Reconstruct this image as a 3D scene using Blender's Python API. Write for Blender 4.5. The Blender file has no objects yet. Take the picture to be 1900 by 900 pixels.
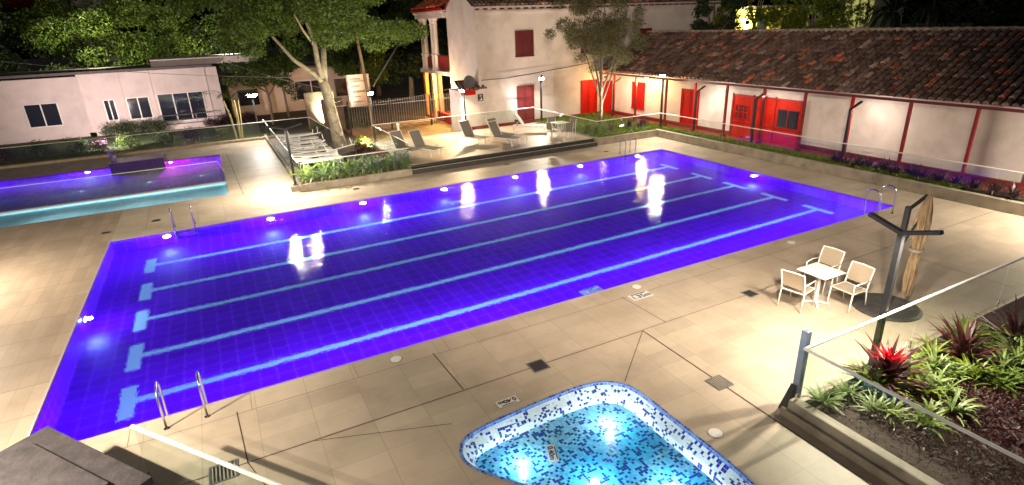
import bpy, bmesh, math, random
import numpy as np
from math import sin, cos, pi, radians
from mathutils import Vector, Matrix
from mathutils.geometry import tessellate_polygon

random.seed(7); rng = np.random.default_rng(7)
S = bpy.context.scene
COL = S.collection

# ------------------------------------------------------------------ camera
CAM = Vector((4.056, -22.912, 6.569)); YAW, PITCH, ROLL = 0.4718, 0.37028, -0.03883
cd = bpy.data.cameras.new('camera'); cam = bpy.data.objects.new('camera', cd); COL.objects.link(cam)
fw = Vector((sin(YAW)*cos(PITCH), cos(YAW)*cos(PITCH), -sin(PITCH)))
r0 = Vector((cos(YAW), -sin(YAW), 0)); u0 = r0.cross(fw)
rt = r0*cos(ROLL)+u0*sin(ROLL); up = -r0*sin(ROLL)+u0*cos(ROLL)
M = Matrix((rt, up, -fw)).transposed().to_4x4(); M.translation = CAM
cam.matrix_world = M
cd.sensor_width = 36; cd.lens = 36*1044.5/1900; cd.clip_end = 500; cd.clip_start = .05
S.camera = cam

# ------------------------------------------------------------------ world, exposure
w = bpy.data.worlds.new("World"); S.world = w; w.use_nodes = True
wn = w.node_tree; bg = wn.nodes['Background']
sky = wn.nodes.new('ShaderNodeTexSky'); sky.sky_type = 'NISHITA'; sky.sun_disc = False
sky.sun_elevation = radians(-2.2); sky.sun_rotation = radians(207)
wn.links.new(sky.outputs[0], bg.inputs[0]); bg.inputs[1].default_value = 0.15
S.view_settings.view_transform = 'Standard'; S.view_settings.look = 'None'
S.view_settings.exposure = 1.2; S.view_settings.gamma = 1
cy = S.cycles
cy.use_denoising = True; cy.caustics_refractive = False; cy.caustics_reflective = False
cy.max_bounces = 8; cy.diffuse_bounces = 3; cy.glossy_bounces = 4; cy.transmission_bounces = 6
cy.transparent_max_bounces = 24; cy.sample_clamp_indirect = 4; cy.use_light_tree = True

# light powers, all at the top so they can be tuned together
PW_Y = 210        # each arm of a pole lamp
PW_UNDER = 240     # each underwater lamp of the long pool
def light(kind, loc, power, color, parent=None, size=.2, size_y=None, aim=None, spot=None, name='lamp_light', spread=None):
    d = bpy.data.lights.new(name, kind); d.energy = power; d.color = color
    if kind == 'AREA':
        d.size = size
        if size_y: d.shape = 'RECTANGLE'; d.size_y = size_y
        if spread: d.spread = spread
    else: d.shadow_soft_size = .03 if kind == 'SPOT' and size < .3 else size
    if kind == 'SPOT': d.spot_size = spot; d.spot_blend = .8
    o = bpy.data.objects.new(name, d); COL.objects.link(o)
    o.location = Vector(loc)
    if aim is not None: o.rotation_euler = (Vector(aim)-Vector(loc)).to_track_quat('-Z', 'Y').to_euler()
    if parent:
        o.location = Vector(loc)-org(parent); o.parent = parent
    return o

# ------------------------------------------------------------------ materials
MATS = {}
def _n(nt, t, **k):
    n = nt.nodes.new(t)
    for a, b in k.items(): setattr(n, a, b)
    return n
def mat(name, col, rough=.6, metal=0, var=.0, scale=4, bump=0, bscale=60, spec=None, dirt=None, dscale=1.2, dlo=.45, dhi=.7, attr=False, trans=0, det=6):
    if name in MATS: return MATS[name]
    m = bpy.data.materials.new(name); m.use_nodes = True; nt = m.node_tree; b = nt.nodes['Principled BSDF']
    b.inputs['Roughness'].default_value = rough; b.inputs['Metallic'].default_value = metal
    if spec is not None: b.inputs['Specular IOR Level'].default_value = spec
    tc = _n(nt, 'ShaderNodeTexCoord'); geo = _n(nt, 'ShaderNodeNewGeometry')
    src = geo.outputs['Position']
    c = None
    rgb = _n(nt, 'ShaderNodeRGB'); rgb.outputs[0].default_value = (*col, 1); c = rgb.outputs[0]
    if var:
        no = _n(nt, 'ShaderNodeTexNoise'); no.inputs['Scale'].default_value = scale; no.inputs['Detail'].default_value = det
        nt.links.new(src, no.inputs['Vector'])
        mr = _n(nt, 'ShaderNodeMapRange'); mr.inputs[1].default_value = .3; mr.inputs[2].default_value = .7
        mr.inputs[3].default_value = 1-var; mr.inputs[4].default_value = 1+var
        nt.links.new(no.outputs[0], mr.inputs[0])
        mx = _n(nt, 'ShaderNodeVectorMath', operation='SCALE'); nt.links.new(c, mx.inputs[0]); nt.links.new(mr.outputs[0], mx.inputs['Scale']); c = mx.outputs[0]
    if dirt:
        no = _n(nt, 'ShaderNodeTexNoise'); no.inputs['Scale'].default_value = dscale; no.inputs['Detail'].default_value = 9; no.inputs['Roughness'].default_value = .65
        nt.links.new(src, no.inputs['Vector'])
        mr = _n(nt, 'ShaderNodeMapRange'); mr.inputs[1].default_value = dlo; mr.inputs[2].default_value = dhi; nt.links.new(no.outputs[0], mr.inputs[0])
        mx = _n(nt, 'ShaderNodeMix', data_type='RGBA'); nt.links.new(mr.outputs[0], mx.inputs[0]); nt.links.new(c, mx.inputs[6]); mx.inputs[7].default_value = (*dirt, 1); c = mx.outputs[2]
    if attr:
        at = _n(nt, 'ShaderNodeAttribute'); at.attribute_name = 'tone'
        mx = _n(nt, 'ShaderNodeMix', data_type='RGBA', blend_type='MULTIPLY'); mx.inputs[0].default_value = 1
        nt.links.new(c, mx.inputs[6]); nt.links.new(at.outputs['Color'], mx.inputs[7]); c = mx.outputs[2]
    nt.links.new(c, b.inputs['Base Color'])
    if bump:
        no = _n(nt, 'ShaderNodeTexNoise'); no.inputs['Scale'].default_value = bscale; no.inputs['Detail'].default_value = 5
        nt.links.new(src, no.inputs['Vector'])
        bp = _n(nt, 'ShaderNodeBump'); bp.inputs['Strength'].default_value = bump; bp.inputs['Distance'].default_value = .02
        nt.links.new(no.outputs[0], bp.inputs['Height']); nt.links.new(bp.outputs[0], b.inputs['Normal'])
    if trans:
        tr = _n(nt, 'ShaderNodeBsdfTranslucent'); nt.links.new(c, tr.inputs[0])
        ms = _n(nt, 'ShaderNodeMixShader'); ms.inputs[0].default_value = trans
        out = nt.nodes['Material Output']
        nt.links.new(b.outputs[0], ms.inputs[1]); nt.links.new(tr.outputs[0], ms.inputs[2]); nt.links.new(ms.outputs[0], out.inputs[0])
    MATS[name] = m; return m
def emit(name, col, s):
    if name in MATS: return MATS[name]
    m = bpy.data.materials.new(name); m.use_nodes = True; nt = m.node_tree
    nt.nodes.remove(nt.nodes['Principled BSDF'])
    e = _n(nt, 'ShaderNodeEmission'); e.inputs[0].default_value = (*col, 1); e.inputs[1].default_value = s
    nt.links.new(e.outputs[0], nt.nodes['Material Output'].inputs[0]); MATS[name] = m; return m
def glassmat(name, tint=(.93, .97, .96), refl=.9):
    if name in MATS: return MATS[name]
    m = bpy.data.materials.new(name); m.use_nodes = True; nt = m.node_tree
    nt.nodes.remove(nt.nodes['Principled BSDF'])
    t = _n(nt, 'ShaderNodeBsdfTransparent'); t.inputs[0].default_value = (*tint, 1)
    g = _n(nt, 'ShaderNodeBsdfGlossy'); g.inputs['Roughness'].default_value = .01
    f = _n(nt, 'ShaderNodeLayerWeight'); f.inputs[0].default_value = .5
    pw = _n(nt, 'ShaderNodeMath', operation='POWER'); pw.inputs[1].default_value = 4.5; nt.links.new(f.outputs['Facing'], pw.inputs[0])
    mm = _n(nt, 'ShaderNodeMath', operation='MULTIPLY_ADD'); mm.inputs[1].default_value = refl*.9; mm.inputs[2].default_value = .035
    nt.links.new(pw.outputs[0], mm.inputs[0])
    ms = _n(nt, 'ShaderNodeMixShader'); nt.links.new(mm.outputs[0], ms.inputs[0])
    nt.links.new(t.outputs[0], ms.inputs[1]); nt.links.new(g.outputs[0], ms.inputs[2])
    nt.links.new(ms.outputs[0], nt.nodes['Material Output'].inputs[0]); MATS[name] = m; return m
def watermat(name, strength=.25, thin=False):
    m = bpy.data.materials.new(name); m.use_nodes = True; nt = m.node_tree
    nt.nodes.remove(nt.nodes['Principled BSDF'])
    geo = _n(nt, 'ShaderNodeNewGeometry')
    n1 = _n(nt, 'ShaderNodeTexNoise'); n1.inputs['Scale'].default_value = 11; n1.inputs['Detail'].default_value = 2; n1.inputs['Roughness'].default_value = .6
    n2 = _n(nt, 'ShaderNodeTexNoise'); n2.inputs['Scale'].default_value = .9; n2.inputs['Detail'].default_value = 2
    nt.links.new(geo.outputs['Position'], n1.inputs['Vector']); nt.links.new(geo.outputs['Position'], n2.inputs['Vector'])
    b1 = _n(nt, 'ShaderNodeBump'); b1.inputs['Strength'].default_value = 1; b1.inputs['Distance'].default_value = .0060*strength/.25
    b2 = _n(nt, 'ShaderNodeBump'); b2.inputs['Strength'].default_value = 1; b2.inputs['Distance'].default_value = .012*strength/.25
    nt.links.new(n1.outputs[0], b1.inputs['Height']); nt.links.new(n2.outputs[0], b2.inputs['Height']); nt.links.new(b2.outputs[0], b1.inputs['Normal'])
    n3 = _n(nt, 'ShaderNodeTexNoise'); n3.inputs['Scale'].default_value = 34; n3.inputs['Detail'].default_value = 1
    nt.links.new(geo.outputs['Position'], n3.inputs['Vector'])
    b3 = _n(nt, 'ShaderNodeBump'); b3.inputs['Strength'].default_value = 1; b3.inputs['Distance'].default_value = .0010*strength/.25
    nt.links.new(n3.outputs[0], b3.inputs['Height']); nt.links.new(b1.outputs[0], b3.inputs['Normal']); b1 = b3
    if thin: rf = _n(nt, 'ShaderNodeBsdfTransparent')
    else: rf = _n(nt, 'ShaderNodeBsdfRefraction'); rf.inputs['IOR'].default_value = 1.333; rf.inputs['Roughness'].default_value = 0
    rf.inputs[0].default_value = (.97, .98, 1, 1)
    g = _n(nt, 'ShaderNodeBsdfGlossy'); g.inputs['Roughness'].default_value = 0.02
    f = _n(nt, 'ShaderNodeFresnel'); f.inputs[0].default_value = 1.333
    for s in (g, f) if thin else (rf, g, f): nt.links.new(b1.outputs[0], s.inputs['Normal'])
    fm = _n(nt, 'ShaderNodeMath', operation='MULTIPLY'); fm.inputs[1].default_value = .72; nt.links.new(f.outputs[0], fm.inputs[0])
    ms = _n(nt, 'ShaderNodeMixShader'); nt.links.new(fm.outputs[0], ms.inputs[0])
    nt.links.new(rf.outputs[0], ms.inputs[1]); nt.links.new(g.outputs[0], ms.inputs[2])
    nt.links.new(ms.outputs[0], nt.nodes['Material Output'].inputs[0]); return m
def tilemat(name, col, grout, size=.3, gw=.05, rough=.35, mosaic=None, dens=.2, vary=.15, sy=None, bevelz=True, blotch=0, bcol=(0, 0, 0)):
    """square tiles laid on world x, y (and z on walls) with grout joints"""
    m = bpy.data.materials.new(name); m.use_nodes = True; nt = m.node_tree; b = nt.nodes['Principled BSDF']
    b.inputs['Roughness'].default_value = rough
    geo = _n(nt, 'ShaderNodeNewGeometry'); L = nt.links.new
    sc = _n(nt, 'ShaderNodeVectorMath', operation='DIVIDE'); sc.inputs[1].default_value = (size, sy or size, size); L(geo.outputs['Position'], sc.inputs[0])
    of = _n(nt, 'ShaderNodeVectorMath', operation='ADD'); of.inputs[1].default_value = (100.013, 100.017, 100.02); L(sc.outputs[0], of.inputs[0])
    fl = _n(nt, 'ShaderNodeVectorMath', operation='FLOOR'); L(of.outputs[0], fl.inputs[0])
    fr = _n(nt, 'ShaderNodeVectorMath', operation='FRACTION'); L(of.outputs[0], fr.inputs[0])
    sp = _n(nt, 'ShaderNodeSeparateXYZ'); L(fr.outputs[0], sp.inputs[0])
    nrm = _n(nt, 'ShaderNodeSeparateXYZ'); L(geo.outputs['Normal'], nrm.inputs[0])
    tot = None
    for ax in range(3):
        lt = _n(nt, 'ShaderNodeMath', operation='LESS_THAN'); lt.inputs[1].default_value = gw; L(sp.outputs[ax], lt.inputs[0])
        ab = _n(nt, 'ShaderNodeMath', operation='ABSOLUTE'); L(nrm.outputs[ax], ab.inputs[0])
        l2 = _n(nt, 'ShaderNodeMath', operation='LESS_THAN'); l2.inputs[1].default_value = .7; L(ab.outputs[0], l2.inputs[0])
        mu = _n(nt, 'ShaderNodeMath', operation='MULTIPLY'); L(lt.outputs[0], mu.inputs[0]); L(l2.outputs[0], mu.inputs[1])
        if tot is None: tot = mu.outputs[0]
        else:
            a = _n(nt, 'ShaderNodeMath', operation='MAXIMUM'); L(tot, a.inputs[0]); L(mu.outputs[0], a.inputs[1]); tot = a.outputs[0]
    wn_ = _n(nt, 'ShaderNodeTexWhiteNoise'); L(fl.outputs[0], wn_.inputs['Vector'])
    mr = _n(nt, 'ShaderNodeMapRange'); mr.inputs[3].default_value = 1-vary; mr.inputs[4].default_value = 1+vary; L(wn_.outputs[0], mr.inputs[0])
    c0 = _n(nt, 'ShaderNodeRGB'); c0.outputs[0].default_value = (*col, 1); c = c0.outputs[0]
    if blotch:
        no = _n(nt, 'ShaderNodeTexNoise'); no.inputs['Scale'].default_value = .8; no.inputs['Detail'].default_value = 8; no.inputs['Roughness'].default_value = .65; L(geo.outputs['Position'], no.inputs['Vector'])
        m2 = _n(nt, 'ShaderNodeMapRange'); m2.inputs[1].default_value = .42; m2.inputs[2].default_value = .75; m2.inputs[4].default_value = blotch; L(no.outputs[0], m2.inputs[0])
        mx = _n(nt, 'ShaderNodeMix', data_type='RGBA'); L(m2.outputs[0], mx.inputs[0]); L(c, mx.inputs[6]); mx.inputs[7].default_value = (*bcol, 1); c = mx.outputs[2]
    if mosaic:
        gt = _n(nt, 'ShaderNodeMath', operation='LESS_THAN'); gt.inputs[1].default_value = dens; L(wn_.outputs[0], gt.inputs[0])
        w2 = _n(nt, 'ShaderNodeTexWhiteNoise'); v2 = _n(nt, 'ShaderNodeVectorMath', operation='ADD'); v2.inputs[1].default_value = (7.3, 1.7, 3.1); L(fl.outputs[0], v2.inputs[0]); L(v2.outputs[0], w2.inputs['Vector'])
        cr = _n(nt, 'ShaderNodeValToRGB'); cr.color_ramp.interpolation = 'CONSTANT'
        cr.color_ramp.elements[0].color = (*mosaic[0], 1); cr.color_ramp.elements[1].position = .45; cr.color_ramp.elements[1].color = (*mosaic[1], 1)
        e = cr.color_ramp.elements.new(.8); e.color = (*mosaic[2], 1); L(w2.outputs[0], cr.inputs[0])
        mx = _n(nt, 'ShaderNodeMix', data_type='RGBA'); L(gt.outputs[0], mx.inputs[0]); L(c, mx.inputs[6]); L(cr.outputs[0], mx.inputs[7]); c = mx.outputs[2]
    vs = _n(nt, 'ShaderNodeVectorMath', operation='SCALE'); L(c, vs.inputs[0]); L(mr.outputs[0], vs.inputs['Scale']); c = vs.outputs[0]
    mx = _n(nt, 'ShaderNodeMix', data_type='RGBA'); L(tot, mx.inputs[0]); L(c, mx.inputs[6]); mx.inputs[7].default_value = (*grout, 1)
    L(mx.outputs[2], b.inputs['Base Color']); MATS[name] = m; return m

CONC = tilemat('deck_paving', (.50, .41, .31), (.34, .27, .20), .92, .012, .5, sy=.46, vary=.08, blotch=.8, bcol=(.33, .26, .19))
WOODT = tilemat('brown_paving', (.38, .29, .21), (.26, .19, .14), .3, .03, .55, sy=1.2, vary=.1, blotch=.5, bcol=(.2, .14, .1))
POOLT = tilemat('pool_tiles', (.19, .0004, .60), (.42, .06, .88), .38, .042, .3, vary=.12)
MOS = tilemat('mosaic', (.90, .93, .88), (.78, .84, .84), .048, .06, .3, mosaic=((.006, .03, .30), (.02, .012, .42), (.01, .12, .22)), dens=.25, vary=.1)
CYANT = tilemat('cyan_tiles', (.45, .75, .8), (.6, .85, .9), .3, .04, .3, vary=.06)
KERB = mat('kerb_concrete', (.36, .31, .24), .75, var=.2, scale=5, bump=.3, dirt=(.17, .15, .11), dscale=2.5)
DARKST = mat('dark_stone', (.045, .042, .04), .5, var=.3, scale=6, bump=.3)
STUCCO = mat('white_stucco', (.66, .58, .535), .85, var=.05, scale=1.3, bump=.25, bscale=25, dirt=(.44, .36, .31), dscale=.7, dlo=.48, dhi=.8)
STUCCO2 = mat('pink_stucco', (.68, .58, .555), .85, var=.05, scale=1.5, bump=.2, bscale=25, dirt=(.50, .42, .40), dscale=.8, dlo=.5, dhi=.85)
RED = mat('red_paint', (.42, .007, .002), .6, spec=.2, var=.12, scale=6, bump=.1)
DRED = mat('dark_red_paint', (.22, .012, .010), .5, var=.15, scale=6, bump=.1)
DRED2 = mat('maroon_paint', (.13, .012, .014), .5, var=.15, scale=8)
BLACK = mat('black_metal', (.018, .018, .02), .4, var=.1, scale=9)
GREYM = mat('grey_metal', (.28, .29, .30), .35, .6, var=.1, scale=8)
STEEL = mat('stainless_steel', (.62, .60, .57), .18, 1.0)
WHITEM = mat('white_metal', (.78, .76, .72), .4, var=.04, scale=8)
TAUPE = mat('taupe_fabric', (.22, .195, .155), .85, bump=.3, bscale=300)
CREAM = mat('cream_mesh', (.33, .265, .19), .8, bump=.2, bscale=300)
WHITEF = mat('white_plastic', (.75, .74, .70), .4)
RTILE = mat('roof_tile', (.21, .137, .104), .85, var=.45, scale=7, bump=.5, bscale=40, attr=True)
RUNDER = mat('roof_gap', (.03, .02, .017), .9)
RTILE2 = mat('red_roof_tile', (.40, .09, .035), .75, var=.35, scale=6, attr=True, bump=.3)
BARK = mat('pale_bark', (.36, .31, .23), .85, var=.3, scale=5, bump=.8, bscale=14, dirt=(.13, .11, .08), dscale=3, dlo=.52, dhi=.68)
BARK2 = mat('brown_bark', (.20, .16, .12), .9, var=.3, scale=7, bump=.6, bscale=20)
SOIL = mat('soil', (.045, .028, .022), .95, var=.5, scale=14, bump=1, bscale=30)
GRASSG = mat('lawn_ground', (.06, .09, .02), .95, var=.4, scale=6, bump=1, bscale=30)
EARTH = mat('earth', (.12, .095, .07), .95, var=.35, scale=2, bump=.6, bscale=12, dirt=(.05, .06, .025), dscale=.5)
ORPAVE = mat('lamplit_paving', (.52, .32, .15), .7, var=.15, scale=2, bump=.2, dirt=(.33, .22, .12), dscale=1.5)  # orange lamp glow on the forecourt is put into the paving colour
LEAFG = mat('leaf_green', (.10, .165, .024), .5, attr=True, trans=.35)
LEAFD = mat('leaf_dark', (.03, .055, .016), .55, attr=True, trans=.25)
LEAFO = mat('leaf_olive', (.14, .135, .06), .6, attr=True, trans=.3)
LEAFY = mat('leaf_yellow', (.16, .22, .02), .5, attr=True, trans=.4)
LEAFR = mat('leaf_red', (.24, .002, .006), .7, spec=.1, attr=True, trans=.2)
LEAFM = mat('leaf_maroon', (.055, .012, .014), .45, attr=True, trans=.2)
LEAFP = mat('leaf_purple', (.07, .03, .045), .45, attr=True, trans=.2)
STRAP = mat('leaf_strap', (.19, .27, .08), .45, attr=True, trans=.3)
DARKGLASS = mat('dark_window', (.02, .022, .035), .06, spec=.8)
GLASS = glassmat('clear_glass', refl=.5)
LANE = mat('lane_tile', (.70, .98, .92), .35)
PLATE = mat('sign_plate', (.72, .70, .68), .5)
INK = mat('black_ink', (.02, .02, .02), .6)
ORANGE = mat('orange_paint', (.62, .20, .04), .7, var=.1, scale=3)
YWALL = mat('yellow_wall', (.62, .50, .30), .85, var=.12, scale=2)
WOODP = mat('pole_wood', (.36, .24, .14), .8, var=.2, scale=8, bump=.4)
LED = emit('led_white', (1, .95, .88), 22)
LEDF = emit('flood_white', (1, .95, .88), 60)
LEDW = emit('bulb_warm', (1, .72, .32), 90)
LEDP = emit('pool_lens', (.55, .8, 1), 22)
LEDM = emit('pool_lens_pink', (1, .12, .8), 9)

# ------------------------------------------------------------------ helpers
def org(o):
    v = Vector((0, 0, 0))
    while o is not None: v += o.location; o = o.parent
    return v
def tag(o, label=None, cat=None, group=None, kind=None):
    if label: o['label'] = label
    if cat: o['category'] = cat
    if group: o['group'] = group
    if kind: o['kind'] = kind
    return o
def thing(name, label, cat, loc=(0, 0, 0), group=None):
    o = bpy.data.objects.new(name, None); COL.objects.link(o); o.location = loc; o.empty_display_size = .2
    return tag(o, label, cat, group)
class MB:
    def __init__(s): s.v = []; s.f = []; s.t = []
    def add(s, vs, fs, tone=None):
        n = len(s.v); s.v += [tuple(p) for p in vs]; s.f += [tuple(i+n for i in f) for f in fs]
        if tone is not None: s.t += [tone]*len(vs)
        return s
    def box(s, x0, y0, z0, x1, y1, z1):
        if x0 > x1: x0, x1 = x1, x0
        if y0 > y1: y0, y1 = y1, y0
        if z0 > z1: z0, z1 = z1, z0
        return s.add([(x0,y0,z0),(x1,y0,z0),(x1,y1,z0),(x0,y1,z0),(x0,y0,z1),(x1,y0,z1),(x1,y1,z1),(x0,y1,z1)],
                     [(0,3,2,1),(4,5,6,7),(0,1,5,4),(1,2,6,5),(2,3,7,6),(3,0,4,7)])
    def bar(s, a, b, wd, th, upv=(0, 0, 1)):
        """box from a to b, width wd sideways, thickness th along up"""
        a = Vector(a); b = Vector(b); d = (b-a).normalized(); u = Vector(upv)
        sd = d.cross(u)
        if sd.length < 1e-4: sd = d.cross(Vector((1, 0, 0)))
        sd.normalize(); u = sd.cross(d).normalized(); sd *= wd/2; u *= th/2
        return s.add([a-sd-u, a+sd-u, a+sd+u, a-sd+u, b-sd-u, b+sd-u, b+sd+u, b-sd+u],
                     [(0,1,2,3),(7,6,5,4),(0,4,5,1),(1,5,6,2),(2,6,7,3),(3,7,4,0)])
    def tube(s, pts, r, seg=8, cap=True):
        pts = [Vector(p) for p in pts]; n = len(pts); rs = r if isinstance(r, (list, tuple)) else [r]*n
        base = len(s.v); prev = None; vs = []
        for i, p in enumerate(pts):
            d = (pts[min(i+1, n-1)]-pts[max(i-1, 0)]).normalized()
            if prev is None:
                a = d.cross(Vector((0, 0, 1)));
                if a.length < 1e-3: a = d.cross(Vector((1, 0, 0)))
                a.normalize()
            else:
                a = (prev-d*prev.dot(d)).normalized()
            prev = a; b = d.cross(a)
            for k in range(seg):
                t = 2*pi*k/seg; vs.append(p+(a*cos(t)+b*sin(t))*rs[i])
        fs = []
        for i in range(n-1):
            for k in range(seg):
                k2 = (k+1) % seg; fs.append((i*seg+k, i*seg+k2, (i+1)*seg+k2, (i+1)*seg+k))
        if cap: fs.append(tuple(range(seg))[::-1]); fs.append(tuple((n-1)*seg+k for k in range(seg)))
        return s.add(vs, fs)
    def lathe(s, c, prof, seg=16, sx=1, sy=1):
        c = Vector(c); vs = []; fs = []
        for r, z in prof:
            for k in range(seg): t = 2*pi*k/seg; vs.append(c+Vector((r*cos(t)*sx, r*sin(t)*sy, z)))
        for i in range(len(prof)-1):
            for k in range(seg): k2 = (k+1) % seg; fs.append((i*seg+k, i*seg+k2, (i+1)*seg+k2, (i+1)*seg+k))
        fs.append(tuple(range(seg))[::-1]); fs.append(tuple((len(prof)-1)*seg+k for k in range(seg)))
        return s.add(vs, fs)
    def prism(s, poly, z0, z1):
        n = len(poly); vs = [(x, y, z0) for x, y in poly]+[(x, y, z1) for x, y in poly]
        fs = [tuple(range(n))[::-1], tuple(range(n, 2*n))]+[(i, (i+1) % n, n+(i+1) % n, n+i) for i in range(n)]
        return s.add(vs, fs)
    def build(s, name, m, parent=None, bev=0, smooth=False, kind=None):
        me = bpy.data.meshes.new(name); o0 = org(parent) if parent else Vector((0, 0, 0))
        a = np.array(s.v, dtype=float)-np.array(o0)
        me.from_pydata(a.tolist(), [], s.f)
        me.materials.append(m)
        if s.t:
            ca = me.color_attributes.new('tone', 'FLOAT_COLOR', 'POINT')
            t = np.ones((len(s.v), 4), dtype=np.float32); t[:, :3] = np.array(s.t, dtype=np.float32).reshape(-1, 3) if np.ndim(s.t[0]) else np.array(s.t)[:, None]
            ca.data.foreach_set('color', t.ravel())
        if smooth: me.polygons.foreach_set('use_smooth', [True]*len(me.polygons))
        me.update()
        o = bpy.data.objects.new(name, me); COL.objects.link(o)
        if parent: o.parent = parent
        if bev:
            b = o.modifiers.new('bevel', 'BEVEL'); b.width = bev; b.segments = 2; b.limit_method = 'ANGLE'; b.angle_limit = radians(40)
        if kind: o['kind'] = kind
        return o
def struct(name, mb, m, **k): return mb.build(name, m, kind='structure', **k)
def copy_tree(o, parent=None):
    c = o.copy(); COL.objects.link(c)
    if parent: c.parent = parent
    for ch in list(o.children): copy_tree(ch, c)
    return c
def arc(c, r, a0, a1, n=8, plane='xz'):
    out = []
    for i in range(n+1):
        t = a0+(a1-a0)*i/n
        out.append((c[0]+r*cos(t), c[1], c[2]+r*sin(t)) if plane == 'xz' else (c[0], c[1]+r*cos(t), c[2]+r*sin(t)))
    return out
def sheet(mb, outer, holes, z):
    loops = [[Vector((x, y, 0)) for x, y in outer]]+[[Vector((x, y, 0)) for x, y in h] for h in holes]
    flat = [p for l in loops for p in l]
    tris = tessellate_polygon(loops)
    fs = []
    for t in tris:
        a, b, c = [flat[i] for i in t]
        fs.append(t if (b-a).cross(c-a).z > 0 else t[::-1])
    mb.add([(p.x, p.y, z) for p in flat], fs)
def rect(x0, y0, x1, y1): return [(x0, y0), (x1, y0), (x1, y1), (x0, y1)]

# leaves: an (n,3) cloud of points -> small rhombic leaves, one mesh
def leaf_mesh(name, P, size, m, parent=None, aspect=.45, tone=(.55, 1.35), flat=0., kind=None, droop=0, hue=.12):
    n = len(P); o0 = np.array(org(parent)) if parent else np.zeros(3)
    d = rng.normal(size=(n, 3)); d[:, 2] = d[:, 2]*(1-flat)-droop; d /= np.linalg.norm(d, axis=1)[:, None]
    e = rng.normal(size=(n, 3)); e[:, 2] *= .6; sdir = np.cross(d, e); sdir /= np.linalg.norm(sdir, axis=1)[:, None]
    nn = np.cross(d, sdir)
    L = (size*rng.uniform(.6, 1.3, n))[:, None]; W = L*aspect
    V = np.stack([P-d*L*.5, P+sdir*W*.5-d*L*.05+nn*W*.12, P+d*L*.5, P-sdir*W*.5-d*L*.05+nn*W*.12], 1).reshape(-1, 3)-o0
    me = bpy.data.meshes.new(name)
    me.vertices.add(4*n); me.vertices.foreach_set('co', V.ravel())
    me.loops.add(4*n); me.loops.foreach_set('vertex_index', np.arange(4*n))
    me.polygons.add(n); me.polygons.foreach_set('loop_start', np.arange(n)*4); me.polygons.foreach_set('loop_total', np.full(n, 4))
    me.update(); me.validate(); me.materials.append(m)
    t = rng.uniform(tone[0], tone[1], n); hsh = rng.uniform(-hue, hue, n)
    C = np.ones((n, 4)); C[:, 0] = t*(1+2*hsh); C[:, 1] = t; C[:, 2] = t*(1-hsh)
    ca = me.color_attributes.new('tone', 'FLOAT_COLOR', 'POINT'); ca.data.foreach_set('color', np.repeat(C, 4, 0).astype(np.float32).ravel())
    o = bpy.data.objects.new(name, me); COL.objects.link(o)
    if parent: o.parent = parent
    if kind: o['kind'] = kind
    return o
def clump_points(clumps, n, shell=.55):
    """clumps: list of (x,y,z,r,squash)"""
    c = np.array([[a[0], a[1], a[2]] for a in clumps]); r = np.array([a[3] for a in clumps]); q = np.array([a[4] if len(a) > 4 else .75 for a in clumps])
    k = rng.choice(len(clumps), n, p=r**2/np.sum(r**2))
    d = rng.normal(size=(n, 3)); d /= np.linalg.norm(d, axis=1)[:, None]
    rad = rng.uniform(0, 1, n)**(1/3.)*(1-shell)+shell*rng.uniform(.75, 1.05, n)
    p = d*(rad*r[k])[:, None]; p[:, 2] *= q[k]
    return c[k]+p+rng.normal(scale=.08, size=(n, 3))
def blade_plant(mb, c, n, ln, wd, elev=(.5, 1.3), droop=1.0, seg=4, tone=(.6, 1.3), az=(0, 2*pi), spread=.05, rgb=None):
    for _ in range(n):
        a = random.uniform(*az); e = random.uniform(*elev); L = ln*random.uniform(.7, 1.15); W = wd*random.uniform(.8, 1.15)
        p = Vector(c)+Vector((random.uniform(-spread, spread), random.uniform(-spread, spread), 0))
        sd = Vector((-sin(a), cos(a), 0)); vs = []; fs = []
        for i in range(seg+1):
            t = i/seg; ww = W*(1-t)**.6*(.7+.6*min(t*3, 1)) * .5
            if i == seg: ww = W*.03
            vs += [p-sd*ww, p+sd*ww]
            d = Vector((cos(a)*cos(e), sin(a)*cos(e), sin(e))); p = p+d*(L/seg); e -= droop/seg*random.uniform(.7, 1.3)
        for i in range(seg): fs.append((2*i, 2*i+1, 2*i+3, 2*i+2))
        t = random.uniform(*tone); mb.add(vs, fs, tone=(t, t, t) if rgb is None else tuple(t*q for q in rgb))
    return mb

# ================================================================== SETTING
POOLW = 12.19; WZ = -.05; FZ = -1.35
def spline(pts, n=6):
    out = []; m = len(pts)
    for i in range(m):
        p0, p1, p2, p3 = [Vector(pts[(i+k-1) % m]) for k in range(4)]
        for j in range(n):
            t = j/n
            q = .5*((2*p1)+(-p0+p2)*t+(2*p0-5*p1+4*p2-p3)*t*t+(-p0+3*p1-3*p2+p3)*t**3); out.append((q.x, q.y))
    return out
KP = spline([(6.60, -16.2), (6.62, -15.78), (7.0, -15.5), (8.35, -15.37), (9.4, -15.38), (9.88, -15.58), (10.1, -16.0), (10.12, -16.9), (10.12, -18.4), (9.95, -19.2), (9.4, -19.5), (8.8, -19.1), (7.6, -17.55), (7.0, -16.8)])
kc = Vector((8.9, -16.9))
def shrink(poly, d):
    out = []
    n = len(poly)
    for i in range(n):
        a = Vector(poly[i-1]); b = Vector(poly[(i+1) % n]); t = (b-a).normalized(); nrm = Vector((t.y, -t.x))
        out.append((poly[i][0]+nrm.x*d, poly[i][1]+nrm.y*d))
    return out
_area = sum(KP[i-1][0]*KP[i][1]-KP[i][0]*KP[i-1][1] for i in range(len(KP)))
SG = 1 if _area < 0 else -1     # inward direction
LP = (-12, 4.3, 3.92, 14.4)     # second pool at the far side of the deck
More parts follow.
